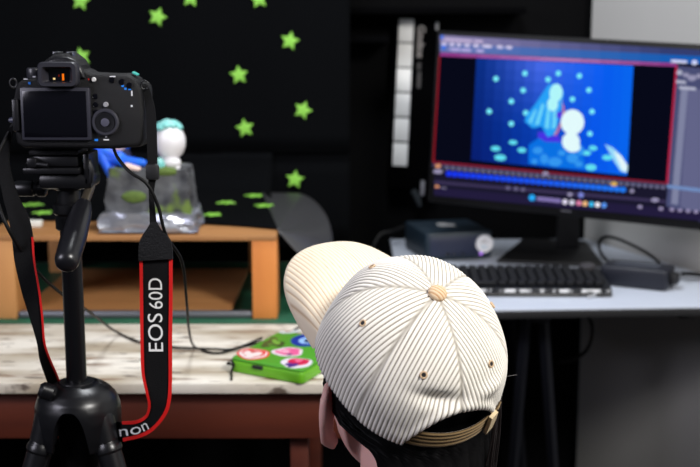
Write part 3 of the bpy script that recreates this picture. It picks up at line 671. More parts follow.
# ------------------------------------------------------------------ desk
desk = thing('desk', 'pale grey desk with black edge carrying monitor and keyboard', 'desk', (0.45, 2.5, 0))
m_desk = mat('pale_laminate', (196, 203, 216), 0.4, noise=((188, 195, 208), 8, 0.6))
dp = [(0.10, 2.118), (0.868, 2.168), (0.592, 2.868), (0.10, 2.868)]
MB().prism(dp, ZB - 0.004, ZB, 0.0008, axes='xy').build('desktop', m_desk, desk, world=True)
MB().prism([(x - 0.0005 * (x < .2), y - (0.001 if y < 2.3 else 0)) for x, y in dp], ZB - 0.0185, ZB - 0.0042, 0.001, axes='xy').build('black_edge', blk_matte, desk, world=True)
m_leg = mat('dark_steel', (28, 30, 38), 0.4, metal=0.5)
def beam(a, b_, r): return MB().tube([a, b_], r, 4)
za = ZB - 0.0195
for (top, bot) in (((0.35, 2.25, za), (0.30, 2.25, 0.0)), ((0.38, 2.25, za), (0.46, 2.25, 0.0)), ((0.35, 2.78, za), (0.30, 2.78, 0)), ((0.38, 2.78, za), (0.46, 2.78, 0)), ((0.775, 2.22, za), (0.79, 2.22, 0.0)), ((0.13, 2.2, za), (0.12, 2.2, 0))):
    beam(top, bot, 0.011).build('leg', m_leg, desk, world=True)
MB().box((0.365, 2.5, za - 0.012), (0.04, 0.62, 0.02), 0.002).build('rail', m_leg, desk, world=True)
pb = W(686, 313, 2.2); MB().box((pb.x, 2.2, za - 0.008), (0.03, 0.02, 0.012), 0.002).build('bracket', blk_plastic, desk, world=True)
cable('hanging_cable', [W(586, 314, 2.32) + Vector((0, 0, 0.004)), W(592, 325, 2.32), W(591, 340, 2.33), W(585, 352, 2.34), W(574, 359, 2.37), W(560, 362, 2.4)], 0.004, 'black cable loop hanging beneath the desk')

# ------------------------------------------------------------------ monitor
Wm, Hm, BZ = 0.597, 0.336, 0.014
TL = W(437, 30.5, 2.53); 
yaw = R_(-21); roll = R_(2.8)
ex = Vector((math.cos(yaw), math.sin(yaw), 0)); ny = Vector((ex.y, -ex.x, 0)); ez = Vector((0, 0, 1))
ex2 = ex * math.cos(roll) - ez * math.sin(roll); ez2 = ez * math.cos(roll) + ex * math.sin(roll)
FW, FH = Wm + 2 * BZ, Hm + BZ + 0.020
MO = thing('monitor', 'black widescreen monitor showing a video editor with a blue picture', 'monitor', Wz(545, 250, ZB))
def MP(u, v, dd=0.0): return TL + ex2 * u - ez2 * v - ny * 0 + ny * (-dd) if False else TL + ex2 * u - ez2 * v + ny * dd
# ny points towards the viewer
if ny.y > 0: ny = -ny
Mrot = Matrix((ex2, -ny, ez2)).transposed()
bz = MB(); cF = TL + ex2 * FW / 2 - ez2 * FH / 2
bz.box(cF - ny * 0.012, (FW, 0.024, FH), 0.004, rot=Mrot); bz.box(cF - ny * 0.032, (FW * 0.6, 0.03, FH * 0.6), 0.012, rot=Mrot)
bzo = bz.build('bezel', mat('bezel_plastic', (8, 8, 11), 0.5, spec=0.25), MO, world=True)
def hit(px, py, lift):
    dr2 = ray(px, py); o0 = Vector((0, 0, HC)); p0 = TL + ny * lift
    t = (p0 - o0).dot(ny) / dr2.dot(ny); return o0 + dr2 * t
SCM = []; SMB = MB()
def smat(rgb, k=1.0):
    SCM.append(emis('screen_light', rgb, k)); SMB.mi = len(SCM) - 1
lay = [0.0005]
def spoly(P, rgb, k=1.0):
    lay[0] += 0.00004; smat(rgb, k); SMB.add([hit(x, y, lay[0]) for x, y in P], [tuple(range(len(P)))])
def sgroup(polys, rgb, k=1.0):
    lay[0] += 0.00004; smat(rgb, k)
    for P in polys: SMB.add([hit(x, y, lay[0]) for x, y in P], [tuple(range(len(P)))])
def el(x, y, rx, ry, rot=0, n=18):
    return [(x + rx * math.cos(a) * math.cos(rot) - ry * math.sin(a) * math.sin(rot), y + rx * math.cos(a) * math.sin(rot) + ry * math.sin(a) * math.cos(rot)) for a in [2 * math.pi * i / n for i in range(n)]]
# whole panel
def uvp(u, v): return TL + ex2 * (BZ + u * Wm) - ez2 * (BZ + v * Hm) + ny * 0.0005
smat((26, 24, 44)); SMB.add([uvp(0, 0), uvp(1, 0), uvp(1, 1), uvp(0, 1)], [(0, 1, 2, 3)])
R0 = 722
def ly(x, yl, yr): return yl + (yr - yl) * (x - 440) / 260.0     # line between x=440 and x=700
def band(x0, x1, a, b_, rgb, k=1.0): spoly([(x0, ly(x0, *a)), (x1, ly(x1, *a)), (x1, ly(x1, *b_)), (x0, ly(x0, *b_))], rgb, k)
steps = 12
for i in range(steps):
    x0 = 440 + i * 20; x1 = 440 + (i + 1) * 20 if i < steps - 1 else R0; t = i / (steps - 1)
    c1 = tuple(int(a + (b_ - a) * t) for a, b_ in zip((140, 132, 176), (52, 62, 112)))
    band(x0, x1, (35, 50), (43, 56), c1)
    c2 = tuple(int(a + (b_ - a) * t) for a, b_ in zip((104, 118, 178), (24, 92, 178)))
    band(x0, x1, (43, 56), (52, 64), c2)
    c3 = tuple(int(a + (b_ - a) * min(1, 2 * t if t < .5 else 2 - 2 * t)) for a, b_ in zip((150, 60, 140), (186, 130, 190)))
    if x0 < 676: band(x0, min(x1, 677), (52.5, 64.5), (56, 67.5), c3)
sgroup([[(x, ly(x, 38, 52)), (x + w_, ly(x + w_, 38, 52)), (x + w_, ly(x + w_, 40.5, 54.5)), (x, ly(x, 40.5, 54.5))] for x, w_ in ((444, 28), (474, 9))], (196, 180, 214))
sgroup([el(x, ly(x, 43.8, 57.5), w_, 1.7, .05) for x, w_ in ((444, 2.4), (452, 2.6), (459, 2.2), (467, 3), (476, 3), (487, 5.5), (500, 3.5), (509, 3.6))], (206, 200, 232))
sgroup([el(x, ly(x, 48.8, 62.5), w_, 1.6, .05) for x, w_ in ((455, 6), (466, 6), (480, 4.5))], (178, 170, 222))
sgroup([el(442, 37, 1.6, 2), el(443.5, 47.5, 2.2, 2)], (40, 110, 230))
# editor viewer area with red outline
spoly([(439.5, 56), (676, 67.5), (666.5, 183.5), (433, 162.5)], (7, 9, 24))
red = [[(439, 56), (440.3, 56), (434, 162.5), (432.6, 162.5)], [(675.4, 66), (677.4, 66), (668, 184), (666, 184)], [(432.6, 161), (667, 182.3), (667, 184.5), (432.6, 163)]]
sgroup([red[0]], (150, 24, 36)); sgroup([red[1]], (186, 34, 70)); sgroup([red[2]], (130, 28, 48))
# the blue picture, in strips from dim left to bright right
vTL, vTR, vBR, vBL = (476.5, 57.7), (633.5, 65.7), (627, 175.5), (471, 160)
def vq(s_, t): 
    a = (vTL[0] + (vTR[0] - vTL[0]) * s_, vTL[1] + (vTR[1] - vTL[1]) * s_); b_ = (vBL[0] + (vBR[0] - vBL[0]) * s_, vBL[1] + (vBR[1] - vBL[1]) * s_)
    return (a[0] + (b_[0] - a[0]) * t, a[1] + (b_[1] - a[1]) * t)
for i in range(16):
    for j in range(10):
        s_ = (i + .5) / 16; t = (j + .5) / 10
        mid = max(0, 1 - abs(s_ - .42) * 2.4) * max(0, 1 - t * 1.5)
        r_ = 8 + 66 * mid; g_ = 44 + 58 * s_ + 40 * mid - 16 * t * (1 - s_); b2 = 128 + 110 * min(1, s_ * 1.25) + 50 * mid - 20 * t * (1 - s_)
        spoly([vq(i / 16, j / 10), vq((i + 1) / 16, j / 10), vq((i + 1) / 16, (j + 1) / 10), vq(i / 16, (j + 1) / 10)], (r_, g_, min(b2, 250)))
        lay[0] -= 0.00004
lay[0] += 0.0001
def vp(x, y): return (480 + x / 3.894, 60 + y / 3.894)
def vpoly(P, rgb, k=1.0): spoly([vp(*p) for p in P], rgb, k)
sgroup([el(*vp(x, y), 2.7, 2.7) for x, y in ((62, 73), (175, 52), (305, 52), (387, 62), (265, 76), (168, 118), (424, 117), (360, 153), (122, 161), (36, 200), (178, 206), (436, 201), (122, 248), (428, 287))], (120, 236, 250))
sgroup([el(*vp(x, y), rx / 3.9, ry / 3.9, .06) for x, y, rx, ry in ((61, 345, 19, 10), (128, 321, 17, 9), (79, 380, 23, 12), (163, 351, 17, 10), (415, 362, 17, 10), (440, 343, 17, 10), (495, 380, 20, 11), (432, 418, 22, 13))], (96, 222, 240))
vpoly([(190, 330), (240, 296), (330, 325), (392, 322), (412, 425), (300, 418), (188, 403)], (10, 112, 226))
sgroup([el(*vp(x, y), rx, ry) for x, y, rx, ry in ((225, 352, 5, 3.6), (250, 385, 4, 5), (292, 396, 7, 4.5), (318, 362, 4, 3), (360, 382, 6, 5), (392, 352, 3.5, 5), (385, 405, 4, 3), (212, 395, 3, 3))], (52, 150, 240))
vpoly([(226, 280), (300, 285), (320, 320), (255, 318), (224, 300)], (72, 52, 226))
vpoly([(264, 98), (215, 172), (180, 215), (174, 240), (205, 266), (240, 258), (262, 300), (292, 290), (304, 240), (318, 186), (326, 125), (298, 90)], (40, 160, 246))
sgroup([[vp(*p) for p in P] for P in ([(240, 170), (252, 172), (230, 250), (212, 255)], [(262, 180), (275, 180), (268, 270), (252, 262)], [(212, 195), (222, 192), (200, 250), (188, 240)], [(284, 200), (300, 196), (296, 262), (280, 270)])], (110, 214, 250))
sgroup([el(*vp(296, 128), 6.6, 9.2, .1), el(*vp(283, 172), 5.5, 7)], (176, 246, 250))
sgroup([[vp(*p) for p in [(318, 155), (330, 190), (328, 235), (296, 296), (288, 292), (318, 235), (322, 192)]]], (196, 120, 150))
sgroup([el(*vp(308, 214), 2.8, 3.6)], (84, 50, 226))
sgroup([el(*vp(360, 242), 11.8, 12.8), el(*vp(354, 318), 9, 9.4), el(*vp(362, 340), 7.5, 5)], (226, 250, 252))
vpoly([(486, 328), (516, 340), (550, 372), (576, 412), (572, 440), (548, 434), (524, 398)], (150, 216, 250))
vpoly([(520, 352), (552, 376), (574, 412), (570, 436), (552, 428)], (226, 246, 252))
# right panel
spoly([(677.5, 66), (R0, 70), (R0, 232), (666, 206), (668, 186)], (74, 78, 116))
spoly([(681, 88), (688, 88.5), (678, 205), (671, 204)], (126, 130, 160))
spoly([(688, 88), (R0, 92), (R0, 230), (680, 206)], (98, 100, 136))
sgroup([[(679, 86), (696, 87.5), (696, 90.5), (679, 89)], el(679.5, 72.5, 3, 2.5), [(676, 80), (686, 81), (686, 84), (676, 83)]], (176, 178, 200))
sgroup([el(686, 75, 3.5, 2.2), el(692, 78, 4.5, 3), el(699, 76, 3, 2.4)], (148, 146, 176))
sgroup([[(671, 59.5), (687, 60.5), (687, 63.5), (671, 62.5)], el(694.5, 62.5, 3, 2.6)], (204, 210, 244))
spoly([(667, 184.5), (R0, 191), (R0, 195), (667, 188)], (112, 140, 190))
# timeline
band(432, 667, (164, 187), (168, 191), (56, 54, 82))
sgroup([el(x, ly(x, 167.2, 190.8), 2.1, 2.0) for x in range(447, 664, 6)], (104, 102, 132))
for x in range(447, 622, 6):
    t = (x - 447) / 175; spoly(el(x + 2, ly(x, 173, 197), 3.2, 2.9), (24 + 10 * t, 52 + 66 * t, 236))
band(434, 666, (181, 203), (184, 206), (58, 50, 84)); 
sgroup([el(438, 166, 3, 2), el(437, 187, 2.2, 2.2)], (220, 150, 110)); sgroup([el(614, 184, 3.4, 2.2)], (220, 176, 90)); sgroup([el(438, 171.5, 5, 2.2), el(443, 189, 4, 1.6), el(545.5, 173.5, 3, 2), el(632, 191, 2.2, 2), el(570, 194.5, 2.6, 2), el(655, 200, 4, 2.2)], (150, 144, 176))
sgroup([el(508, 188, 2.2, 2), el(516, 188.8, 2.2, 2), el(523, 189.6, 2.2, 2)], (104, 98, 132)); sgroup([el(581, 195, 2.8, 2.8)], (120, 130, 210))
band(434, R0, (188, 211), (196, 221), (34, 28, 60))
sgroup([el(532, 197.7, 3.2, 3.2)], (40, 170, 250)); spoly([(537, 196.5), (561, 199), (561, 203), (537, 200.5)], (130, 116, 176))
for x, c in ((565, (226, 220, 240)), (572, (220, 220, 236)), (579, (224, 130, 170)), (585, (240, 190, 130)), (591.5, (60, 190, 240)), (597.5, (240, 236, 244)), (604, (90, 150, 240))):
    spoly(el(x, ly(x, 190.5, 214), 2.6, 2.6), c)
sgroup([el(x, ly(x, 190, 212), 2.4, 1.8) for x in (640, 661, 672, 680, 688, 696)], (150, 140, 176))
SMB.build('screen', SCM, MO, world=True, smooth=0, fix=False)
lg = MB(); c_ = hit(566, 211, 0.001); lg.box(c_, (0.022, 0.001, 0.003), rot=Mrot); lg.build('bezel_mark', mat('grey_mark', (90, 90, 100), 0.5), MO, world=True)
nk = MB(); nb = Wz(568, 246, ZB); nb.y = 2.70; nb.x = (568 - 350) / FPX * 2.76
nk.prism([(nb.x - 0.028, ZB + 0.008), (nb.x + 0.024, ZB + 0.008), (nb.x + 0.020, ZB + 0.28), (nb.x - 0.022, ZB + 0.28)], 2.70, 2.725, 0.004); nk.build('neck', blk_matte, MO, world=True)
bs = MB(); b0 = Wz(497, 263, ZB); b1 = Wz(523, 241, ZB); b2 = Wz(586, 244, ZB); b3 = Wz(604, 268, ZB)
bs.prism([(p.x, min(p.y, 2.84)) for p in (b0, b3, b2, b1)], ZB + 0.0008, ZB + 0.008, 0.002, axes='xy'); bs.build('stand_base', mat('stand_black', (10, 10, 12), 0.5), MO, world=True)

# ------------------------------------------------------------------ mini computer
PCy = 2.60; a = Wz(425, 262, ZB); c = Wz(495, 260, ZB)
pcw = 0.160; pch = 0.064; pcd = 0.18
PC = thing('mini_computer', 'small dark square computer with round white sticker on the desk', 'computer', ((a.x + c.x) / 2, a.y, ZB))
PC.rotation_euler = (0, 0, R_(13)); PC.location = ((a.x + c.x) / 2 - 0.001, 2.60, ZB)
m_pc = mat('blue_black_plastic', (22, 38, 50), 0.5)
MB().prism(rrect(0, pcd / 2, pcw / 2, pcd / 2, 0.014), 0.003, pch, 0.004, axes='xy').build('case', m_pc, PC, smooth=40)
MB().prism(rrect(0, pcd / 2, pcw / 2 - 0.01, pcd / 2 - 0.01, 0.01), 0.0, 0.003, axes='xy').build('foot_pad', blk_rubber, PC)
MB().box((0, 0.0002, 0.033), (pcw - 0.022, 0.002, 0.044), 0.0008).build('front_panel', mat('navy_plastic', (24, 32, 58), 0.45), PC)
lgm = MB(); lgm.ell((-0.004, pcd * 0.62, pch), (0.016, 0.022, 0.0008)); lgm.ell((0.012, pcd * 0.56, pch), (0.010, 0.016, 0.0008)); lgm.build('logo', mat('silver_logo', (190, 190, 190), 0.35), PC)
st = MB().lathe([(0.0205, 0), (0.0205, 0.0008)], (pcw / 2 - 0.021, -0.0005, 0.036), (0, -1, 0), 30).build('sticker', mat('white_sticker', (222, 222, 226), 0.5), PC)
sk = MB()
for x, z, w_, h_, mi in ((-.007, .004, .007, .003, 0), (.003, .004, .006, .004, 0), (-.002, .008, .004, .003, 0), (0, -.008, .014, .003, 1), (-.005, -.003, .004, .002, 1)):
    sk.mi = mi; sk.box((pcw / 2 - 0.021 + x, -0.0014, 0.036 + z), (w_, 0.0005, h_), 0)
sk.build('sticker_print', [mat('grey_ink', (150, 146, 150), 0.6), mat('pale_blue_ink', (160, 190, 210), 0.6)], st, smooth=0)
MB().lathe([(0.004, 0), (0.0035, 0.0016)], (pcw / 2 - 0.029, -0.0005, 0.0135), (0, -1, 0), 16).build('power_light', emis('violet_led', (190, 130, 255), 1.1), PC)
for x in (-0.028, -0.012, 0.008): MB().box((x, -0.001, 0.015), (0.011 if x < -0.02 else 0.006, 0.0012, 0.0055), 0.0003).build('port', blk_gloss, PC)
p1 = Vector((PC.location.x - 0.05, PC.location.y + pcd + 0.012, ZB + 0.03))
cable('curved_cable', [p1, p1 + Vector((-0.05, 0.02, 0.014)), W(392, 231, 2.78), W(381, 234, 2.77), W(375, 243, 2.76), W(373, 252, 2.74), W(374, 275, 2.74)], 0.004, 'dark cable arching out from behind the small computer')

# ------------------------------------------------------------------ keyboard
kbw, kbd = 0.44, 0.135
kr = Wz(611, 296, ZB)
KB = thing('keyboard', 'black keyboard with painted glints on the front edge in front of the monitor', 'keyboard', (kr.x - kbw / 2, 2.232, ZB), R_(-1.0))
m_kb = mat('keyboard_case', (16, 18, 22), 0.4)
MB().prism([(0, 0.003), (0.004, 0.016), (0.02, 0.019), (kbd, 0.031), (kbd, 0.003)], -kbw / 2, kbw / 2, 0.003, axes='yz').build('case', m_kb, KB)
for x in (-0.19, 0.19):
    for y in (0.015, kbd - 0.015): MB().box((x, y, 0.0018), (0.03, 0.012, 0.0036), 0.001).build('rubber_foot', blk_rubber, KB)
m_glint = mat('edge_painted_glints', (20, 22, 26), 0.25, noise=((226, 226, 226), 70, 0.10, (1, 1, 0.2)))  # white noise specks paint glints into the strip colour
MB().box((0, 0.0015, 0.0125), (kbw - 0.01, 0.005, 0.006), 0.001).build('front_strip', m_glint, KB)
ky = MB(); sl = math.atan2(0.012, kbd - 0.02); Rk = Matrix.Rotation(sl, 3, 'X')
for r_ in range(6):
    y = 0.024 + r_ * 0.0192; z = 0.019 + (y - 0.02) * math.tan(sl) + 0.004
    x = -kbw / 2 + 0.016
    while x < kbw / 2 - 0.018:
        w_ = 0.0165
        if r_ == 0 and -0.12 < x < -0.02: w_ = 0.105
        if not (r_ == 5 and x > kbw / 2 - 0.075): ky.box((x + w_ / 2, y, z), (w_, 0.016, 0.009), 0.0018, rot=Rk, seg=1)
        x += w_ + 0.0025
ky.build('keycaps', mat('key_plastic', (11, 12, 16), 0.5, spec=0.3), KB, smooth=20)
MB().lathe([(0.016, 0), (0.017, 0.004), (0.016, 0.014), (0.013, 0.016)], (kbw / 2 - 0.03, kbd - 0.02, 0.028), (0, -0.1, 1), 24).build('volume_knob', mat('knob_plastic', (62, 60, 62), 0.4), KB)
cable('keyboard_cable', [W(588, 297, 2.215), Wz(592, 292, ZB + 0.0035) + Vector((0, -0.03, 0)), KB.location + Vector((kbw / 2 - 0.035, -0.006, 0.006))], 0.0022, 'pale short cable end at the front of the keyboard').data.materials[0] = mat('pale_cable', (190, 192, 196), 0.5)

# ------------------------------------------------------------------ power adapter
pa = Wz(640, 290, ZB)
PA = thing('power_adapter', 'black brick-shaped power adapter with a looped cord on the desk', 'power adapter', (pa.x + 0.005, pa.y + 0.045, ZB), R_(-28))
MB().box((0, 0, 0.0215), (0.135, 0.075, 0.042), 0.006, seg=3).build('housing', mat('adapter_black', (22, 25, 36), 0.45), PA)
MB().box((0, 0, 0.0435), (0.09, 0.045, 0.0008), 0.0002).build('rating_label', mat('dull_label', (60, 64, 74), 0.5), PA)
MB().box((0.074, 0, 0.022), (0.018, 0.03, 0.022), 0.004).build('plug_socket', blk_matte, PA)
MB().tube([(-0.066, 0, 0.022), (-0.082, 0, 0.022)], [0.006, 0.004], 10).build('strain_relief', blk_rubber, PA)
Mi = PA.location
cpts = [W(667, 291, 2.36), W(668, 278, 2.38), W(662, 266, 2.40), W(650, 255, 2.42), W(636, 247, 2.45), W(618, 239, 2.49), W(605, 237, 2.52), W(599, 243, 2.54), W(601, 253, 2.54), W(608, 262, 2.53)]
cable('looped_cord', cpts, 0.0036, 'thick black cord looping over the power adapter')
cable('power_lead', [W(682, 274, 2.36), W(692, 274, 2.37), W(712, 277, 2.36), W(745, 285, 2.3)], 0.0045, 'black cord leaving the adapter towards the right wall')

# ------------------------------------------------------------------ light strip on the dark wall
YL = 2.905
tl = W(400, 18, YL); bl = W(400 - 7 * 0.9, 168, YL)
LS = thing('light_strip', 'tall black light fixture with six white panels on the dark wall', 'light', W(405, 105, YL + 0.02))
ax = (W(407, 18, YL) - W(400, 168, YL)); axl = ax.length; ax.normalize(); sx = Vector((ax.z, 0, -ax.x))
Ml = Matrix((sx, Vector((0, 1, 0)), ax)).transposed()
cc = W(414, 105, YL + 0.02)
MB().box(cc, (0.118, 0.03, axl + 0.05), 0.004, rot=Ml).build('housing', mat('housing_black', (2, 2, 3), 0.9, spec=0.03), LS, world=True)
m_diff = mat('white_diffuser', (246, 246, 244), 0.5)
strip0 = W(407.5 - 7, 18, YL); strip1 = W(394.5 - 1.5 + 5 - 4.5, 168, YL)
wst = 14.5 / FPX * (YL + 0.03)
for k in range(6):
    t = (k + 0.5) / 6; p = W(406.6 - 7 * t, 18 + 149 * t, YL + 0.002)
    MB().box(p, (wst, 0.006, axl / 6 - 0.0045), 0.0015, rot=Ml).build('light_panel', m_diff, LS, world=True)
m_lt = mat('grey_lettering', (170, 165, 162), 0.6)
def strip_text(t, x, y0, y1, wpx):
    c = W(x, (y0 + y1) / 2, YL + 0.0048); o = text_mesh(t, m_lt, 1.0, 'lettering', LS, Matrix.Identity(4), 0.0, 0.02)
    co = [v.co for v in o.data.vertices]; x0 = min(v.x for v in co); x1 = max(v.x for v in co); h0_ = min(v.y for v in co); h1_ = max(v.y for v in co)
    for v in o.data.vertices:
        a_ = (v.co.x - (x0 + x1) / 2) / (x1 - x0) * (y1 - y0) / FPX * 2.93; b_ = (v.co.y - (h0_ + h1_) / 2) / (h1_ - h0_) * wpx / FPX * 2.93
        v.co = c - ax * a_ + sx * b_ + Vector((0, -0.0006, 0)) - LS.location
strip_text('Godox', 421, 26, 58, 7.5)
dsh = MB()
for y, h_ in ((66, 7), (80, 16)): dsh.box(W(419, y, YL + 0.0042), (0.009, 0.0012, h_ / FPX * 2.9), 0, rot=Ml)
dsh.build('small_print', mat('faint_lettering', (58, 56, 56), 0.6), LS, world=True)
cl = MB(); cl.box(W(437, 26, YL + 0.0), (0.007, 0.012, 0.02), 0.002, rot=Ml); cl.build('pale_tick', mat('tick_pale', (170, 170, 172), 0.35), LS, world=True)  # small pale block at the housing edge
cl = MB(); cl.box(W(422.5, 188, YL + 0.0), (0.009, 0.012, 0.036), 0.002, rot=Ml); cl.build('pale_tick', mat('tick_pale_dull', (140, 140, 146), 0.35), LS, world=True)
cl = MB(); cl.tube([W(413, 190, YL + 0.01), W(417, 197, YL + 0.01), W(420, 206, YL + 0.01)], [0.008, 0.009, 0.005], 10); cl.build('swivel', mat('swivel_grey', (46, 52, 56), 0.5), LS, world=True)
# wall shelves
m_sh = mat('shelf_black', (3, 3, 4), 0.9, spec=0.04)
for py, lb in ((11, 'black wall shelf at the top edge behind the light fixture'), (39, 'lower black wall shelf left of the light fixture')):
    p = W(345, py, 2.92); x1 = W(520 if py < 20 else 388, py, 2.92).x
    tag(MB().box(((p.x + x1) / 2, 2.88, p.z), (x1 - p.x, 0.139, 0.016), 0.002).build('wall_shelf', m_sh), lb, 'shelf')

# ------------------------------------------------------------------ person
def rotm(yw, pt, ro):
    return Matrix.Rotation(yw, 3, 'Z') @ Matrix.Rotation(pt, 3, 'X') @ Matrix.Rotation(ro, 3, 'Y')
CT = Vector((0.0626, 1.1611, HC - 0.3398)); CM = rotm(0.4272, 0.6315, -0.0468)
HM = rotm(0.44, 0.20, -0.03); HT = CT + CM @ Vector((0, 0.002, -0.002))
PE = thing('person', 'person with back turned, black hair below a cream corduroy cap, facing the bench', 'person', (CT.x + 0.03, 1.05, 0))
def Hd(x, y, z): return HT + HM @ Vector((x, y, z))
BYAW = R_(20); BM = Matrix.Rotation(BYAW, 3, 'Z')
nbase = Vector((0.068, 1.135, HT.z - 0.175))     # base of the neck
def Bd(x, y, z): return nbase + BM @ Vector((x, y, z))   # x right, y forward, z up from the neck base
zs = 0.33 - nbase.z                                      # hip height
m_skin = mat('skin', (230, 182, 174), 0.5, noise=((222, 168, 160), 30, 0.6)); m_skin.node_tree.nodes['Principled BSDF'].inputs['Subsurface Weight'].default_value = 0.08
body = MB()
body.ell(Hd(0, -0.006, 0.0), (0.074, 0.088, 0.093), HM); body.ell(Hd(0, 0.030, -0.065), (0.062, 0.066, 0.078), HM); body.ell(Hd(0, 0.068, -0.126), (0.028, 0.028, 0.022), HM)
body.capsule(Hd(0, 0.092, -0.032), Hd(0, 0.108, -0.068), 0.007, 0.0105); body.capsule(Hd(-0.018, 0.092, -0.1), Hd(0.018, 0.092, -0.1), 0.009, 0.009)
body.capsule(Hd(-0.045, 0.075, -0.02), Hd(0.045, 0.075, -0.02), 0.014, 0.014); body.ell(Hd(-0.042, 0.066, -0.07), (0.022, 0.022, 0.022)); body.ell(Hd(0.042, 0.066, -0.07), (0.022, 0.022, 0.022))
for sd in (-1, 1):
    ear = [(.071, .016, -.026), (.083, .008, -.018), (.094, -.006, -.024), (.098, -.012, -.044), (.093, -.006, -.066), (.085, .006, -.084), (.074, .014, -.090)]
    ep = [Hd(sd * x, y + 0.006, z) for x, y, z in ear]
    body.tube([Vector(p) for p in smooth_path([tuple(p) for p in ep], 4)], 0.0052, 10)
    body.ell(Hd(sd * 0.084, 0.010, -0.052), (0.006, 0.018, 0.032), HM @ Matrix.Rotation(sd * R_(28), 3, 'Z')); body.ell(Hd(sd * 0.078, 0.012, -0.083), (0.006, 0.010, 0.011), HM)
body.capsule(Hd(0, -0.012, -0.06), nbase + Vector((0, 0, -0.02)), 0.053, 0.060); body.capsule(nbase + Vector((0, 0, 0)), Bd(0, 0.0, -0.08), 0.062, 0.09)
def torso(mb, g):
    mb.ell(Bd(0, 0.02, -0.20), (0.160 + g, 0.098 + g, 0.19 + g), BM); mb.ell(Bd(0, 0.02, -0.42), (0.140 + g, 0.098 + g, 0.19 + g), BM); mb.ell(Bd(0, 0.02, zs + 0.05), (0.165 + g, 0.12 + g, 0.13 + g), BM)
    for sd in (-1, 1): mb.capsule(Bd(sd * 0.05, 0, -0.05), Bd(sd * 0.165, 0.01, -0.085), 0.045 + g, 0.052 + g)
torso(body, 0)
for sd in (-1, 1):
    sh, elb, wr = Bd(sd * 0.175, 0.01, -0.09), Bd(sd * 0.215, 0.06, -0.36), Bd(sd * 0.11, 0.27, zs + 0.145)
    body.capsule(sh, elb, 0.046, 0.036); body.capsule(elb, wr, 0.038, 0.025)
    f = (BM @ Vector((-sd * 0.25, 0.96, -0.08))).normalized(); up = Vector((0, 0, 1)); r_ = f.cross(up).normalized(); up = r_.cross(f)
    pc = wr + f * 0.05
    Mp = Matrix((r_, f, up)).transposed(); body.ell(pc, (0.039, 0.052, 0.016), Mp)
    for i, (xo, ln) in enumerate(((-0.030, 0.066), (-0.010, 0.078), (0.010, 0.074), (0.029, 0.058))):
        if sd > 0: ln = (0.066, 0.078, 0.074, 0.058)[3 - i] if False else ln
        xo2 = xo * (-sd); a0 = pc + r_ * xo2 * -1 + f * 0.040; a1 = a0 + f * ln * 0.45 + r_ * xo2 * -0.12 + up * 0.004; a2 = a1 + f * ln * 0.33 - up * 0.014; a3 = a2 + f * ln * 0.22 - up * 0.012
        body.capsule(a0, a1, 0.0092, 0.0086, 10); body.capsule(a1, a2, 0.0086, 0.008, 10); body.capsule(a2, a3, 0.008, 0.0072, 10)
    tdir = -r_ * sd; t0 = pc - f * 0.02 + tdir * 0.030; t1 = t0 + tdir * 0.022 + f * 0.028 - up * 0.004; t2 = t1 + f * 0.026 + tdir * 0.004 - up * 0.006
    body.capsule(t0, t1, 0.012, 0.0098, 10); body.capsule(t1, t2, 0.0098, 0.0082, 10)
    hip, kn, an = Bd(sd * 0.09, 0.03, zs + 0.06), Bd(sd * 0.13, 0.43, zs + 0.10), Bd(sd * 0.13, 0.40, -nbase.z + 0.085)
    body.capsule(hip, kn, 0.076, 0.052); body.capsule(kn, an, 0.052, 0.036); body.capsule(an, an + BM @ Vector((0, 0.12, -0.045)), 0.036, 0.026)
bo = body.build('body', m_skin, PE, world=True, smooth=180)
rm = bo.modifiers.new('r', 'REMESH'); rm.mode = 'VOXEL'; rm.voxel_size = 0.0035; rm.use_smooth_shade = True
sm = bo.modifiers.new('s', 'SMOOTH'); sm.factor = 0.5; sm.iterations = 5
m_shirt = mat('black_cotton', (20, 20, 24), 0.85, bump=(500, 0.3))
shirt = MB(); torso(shirt, 0.010); shirt.capsule(Bd(0, 0.0, -0.045), Bd(0, 0.01, -0.12), 0.074, 0.12)
for sd in (-1, 1):
    sh, elb = Bd(sd * 0.175, 0.01, -0.09), Bd(sd * 0.215, 0.06, -0.36); shirt.capsule(sh, sh.lerp(elb, 0.75), 0.060, 0.054)
so = shirt.build('shirt', m_shirt, PE, world=True, smooth=180)
rm = so.modifiers.new('r', 'REMESH'); rm.mode = 'VOXEL'; rm.voxel_size = 0.006; rm.use_smooth_shade = True; s2 = so.modifiers.new('s', 'SMOOTH'); s2.iterations = 4
tr = MB(); tr.ell(Bd(0, 0.02, zs + 0.03), (0.177, 0.132, 0.13), BM)
for sd in (-1, 1):
    hip, kn, an = Bd(sd * 0.09, 0.03, zs + 0.06), Bd(sd * 0.13, 0.43, zs + 0.10), Bd(sd * 0.13, 0.40, -nbase.z + 0.085)
    tr.capsule(hip, kn, 0.086, 0.062); tr.capsule(kn, kn.lerp(an, 0.88), 0.062, 0.050)
to = tr.build('trousers', mat('dark_denim', (28, 32, 46), 0.85, bump=(600, 0.3)), PE, world=True, smooth=180)
rm = to.modifiers.new('r', 'REMESH'); rm.mode = 'VOXEL'; rm.voxel_size = 0.007; rm.use_smooth_shade = True; s2 = to.modifiers.new('s', 'SMOOTH'); s2.iterations = 4
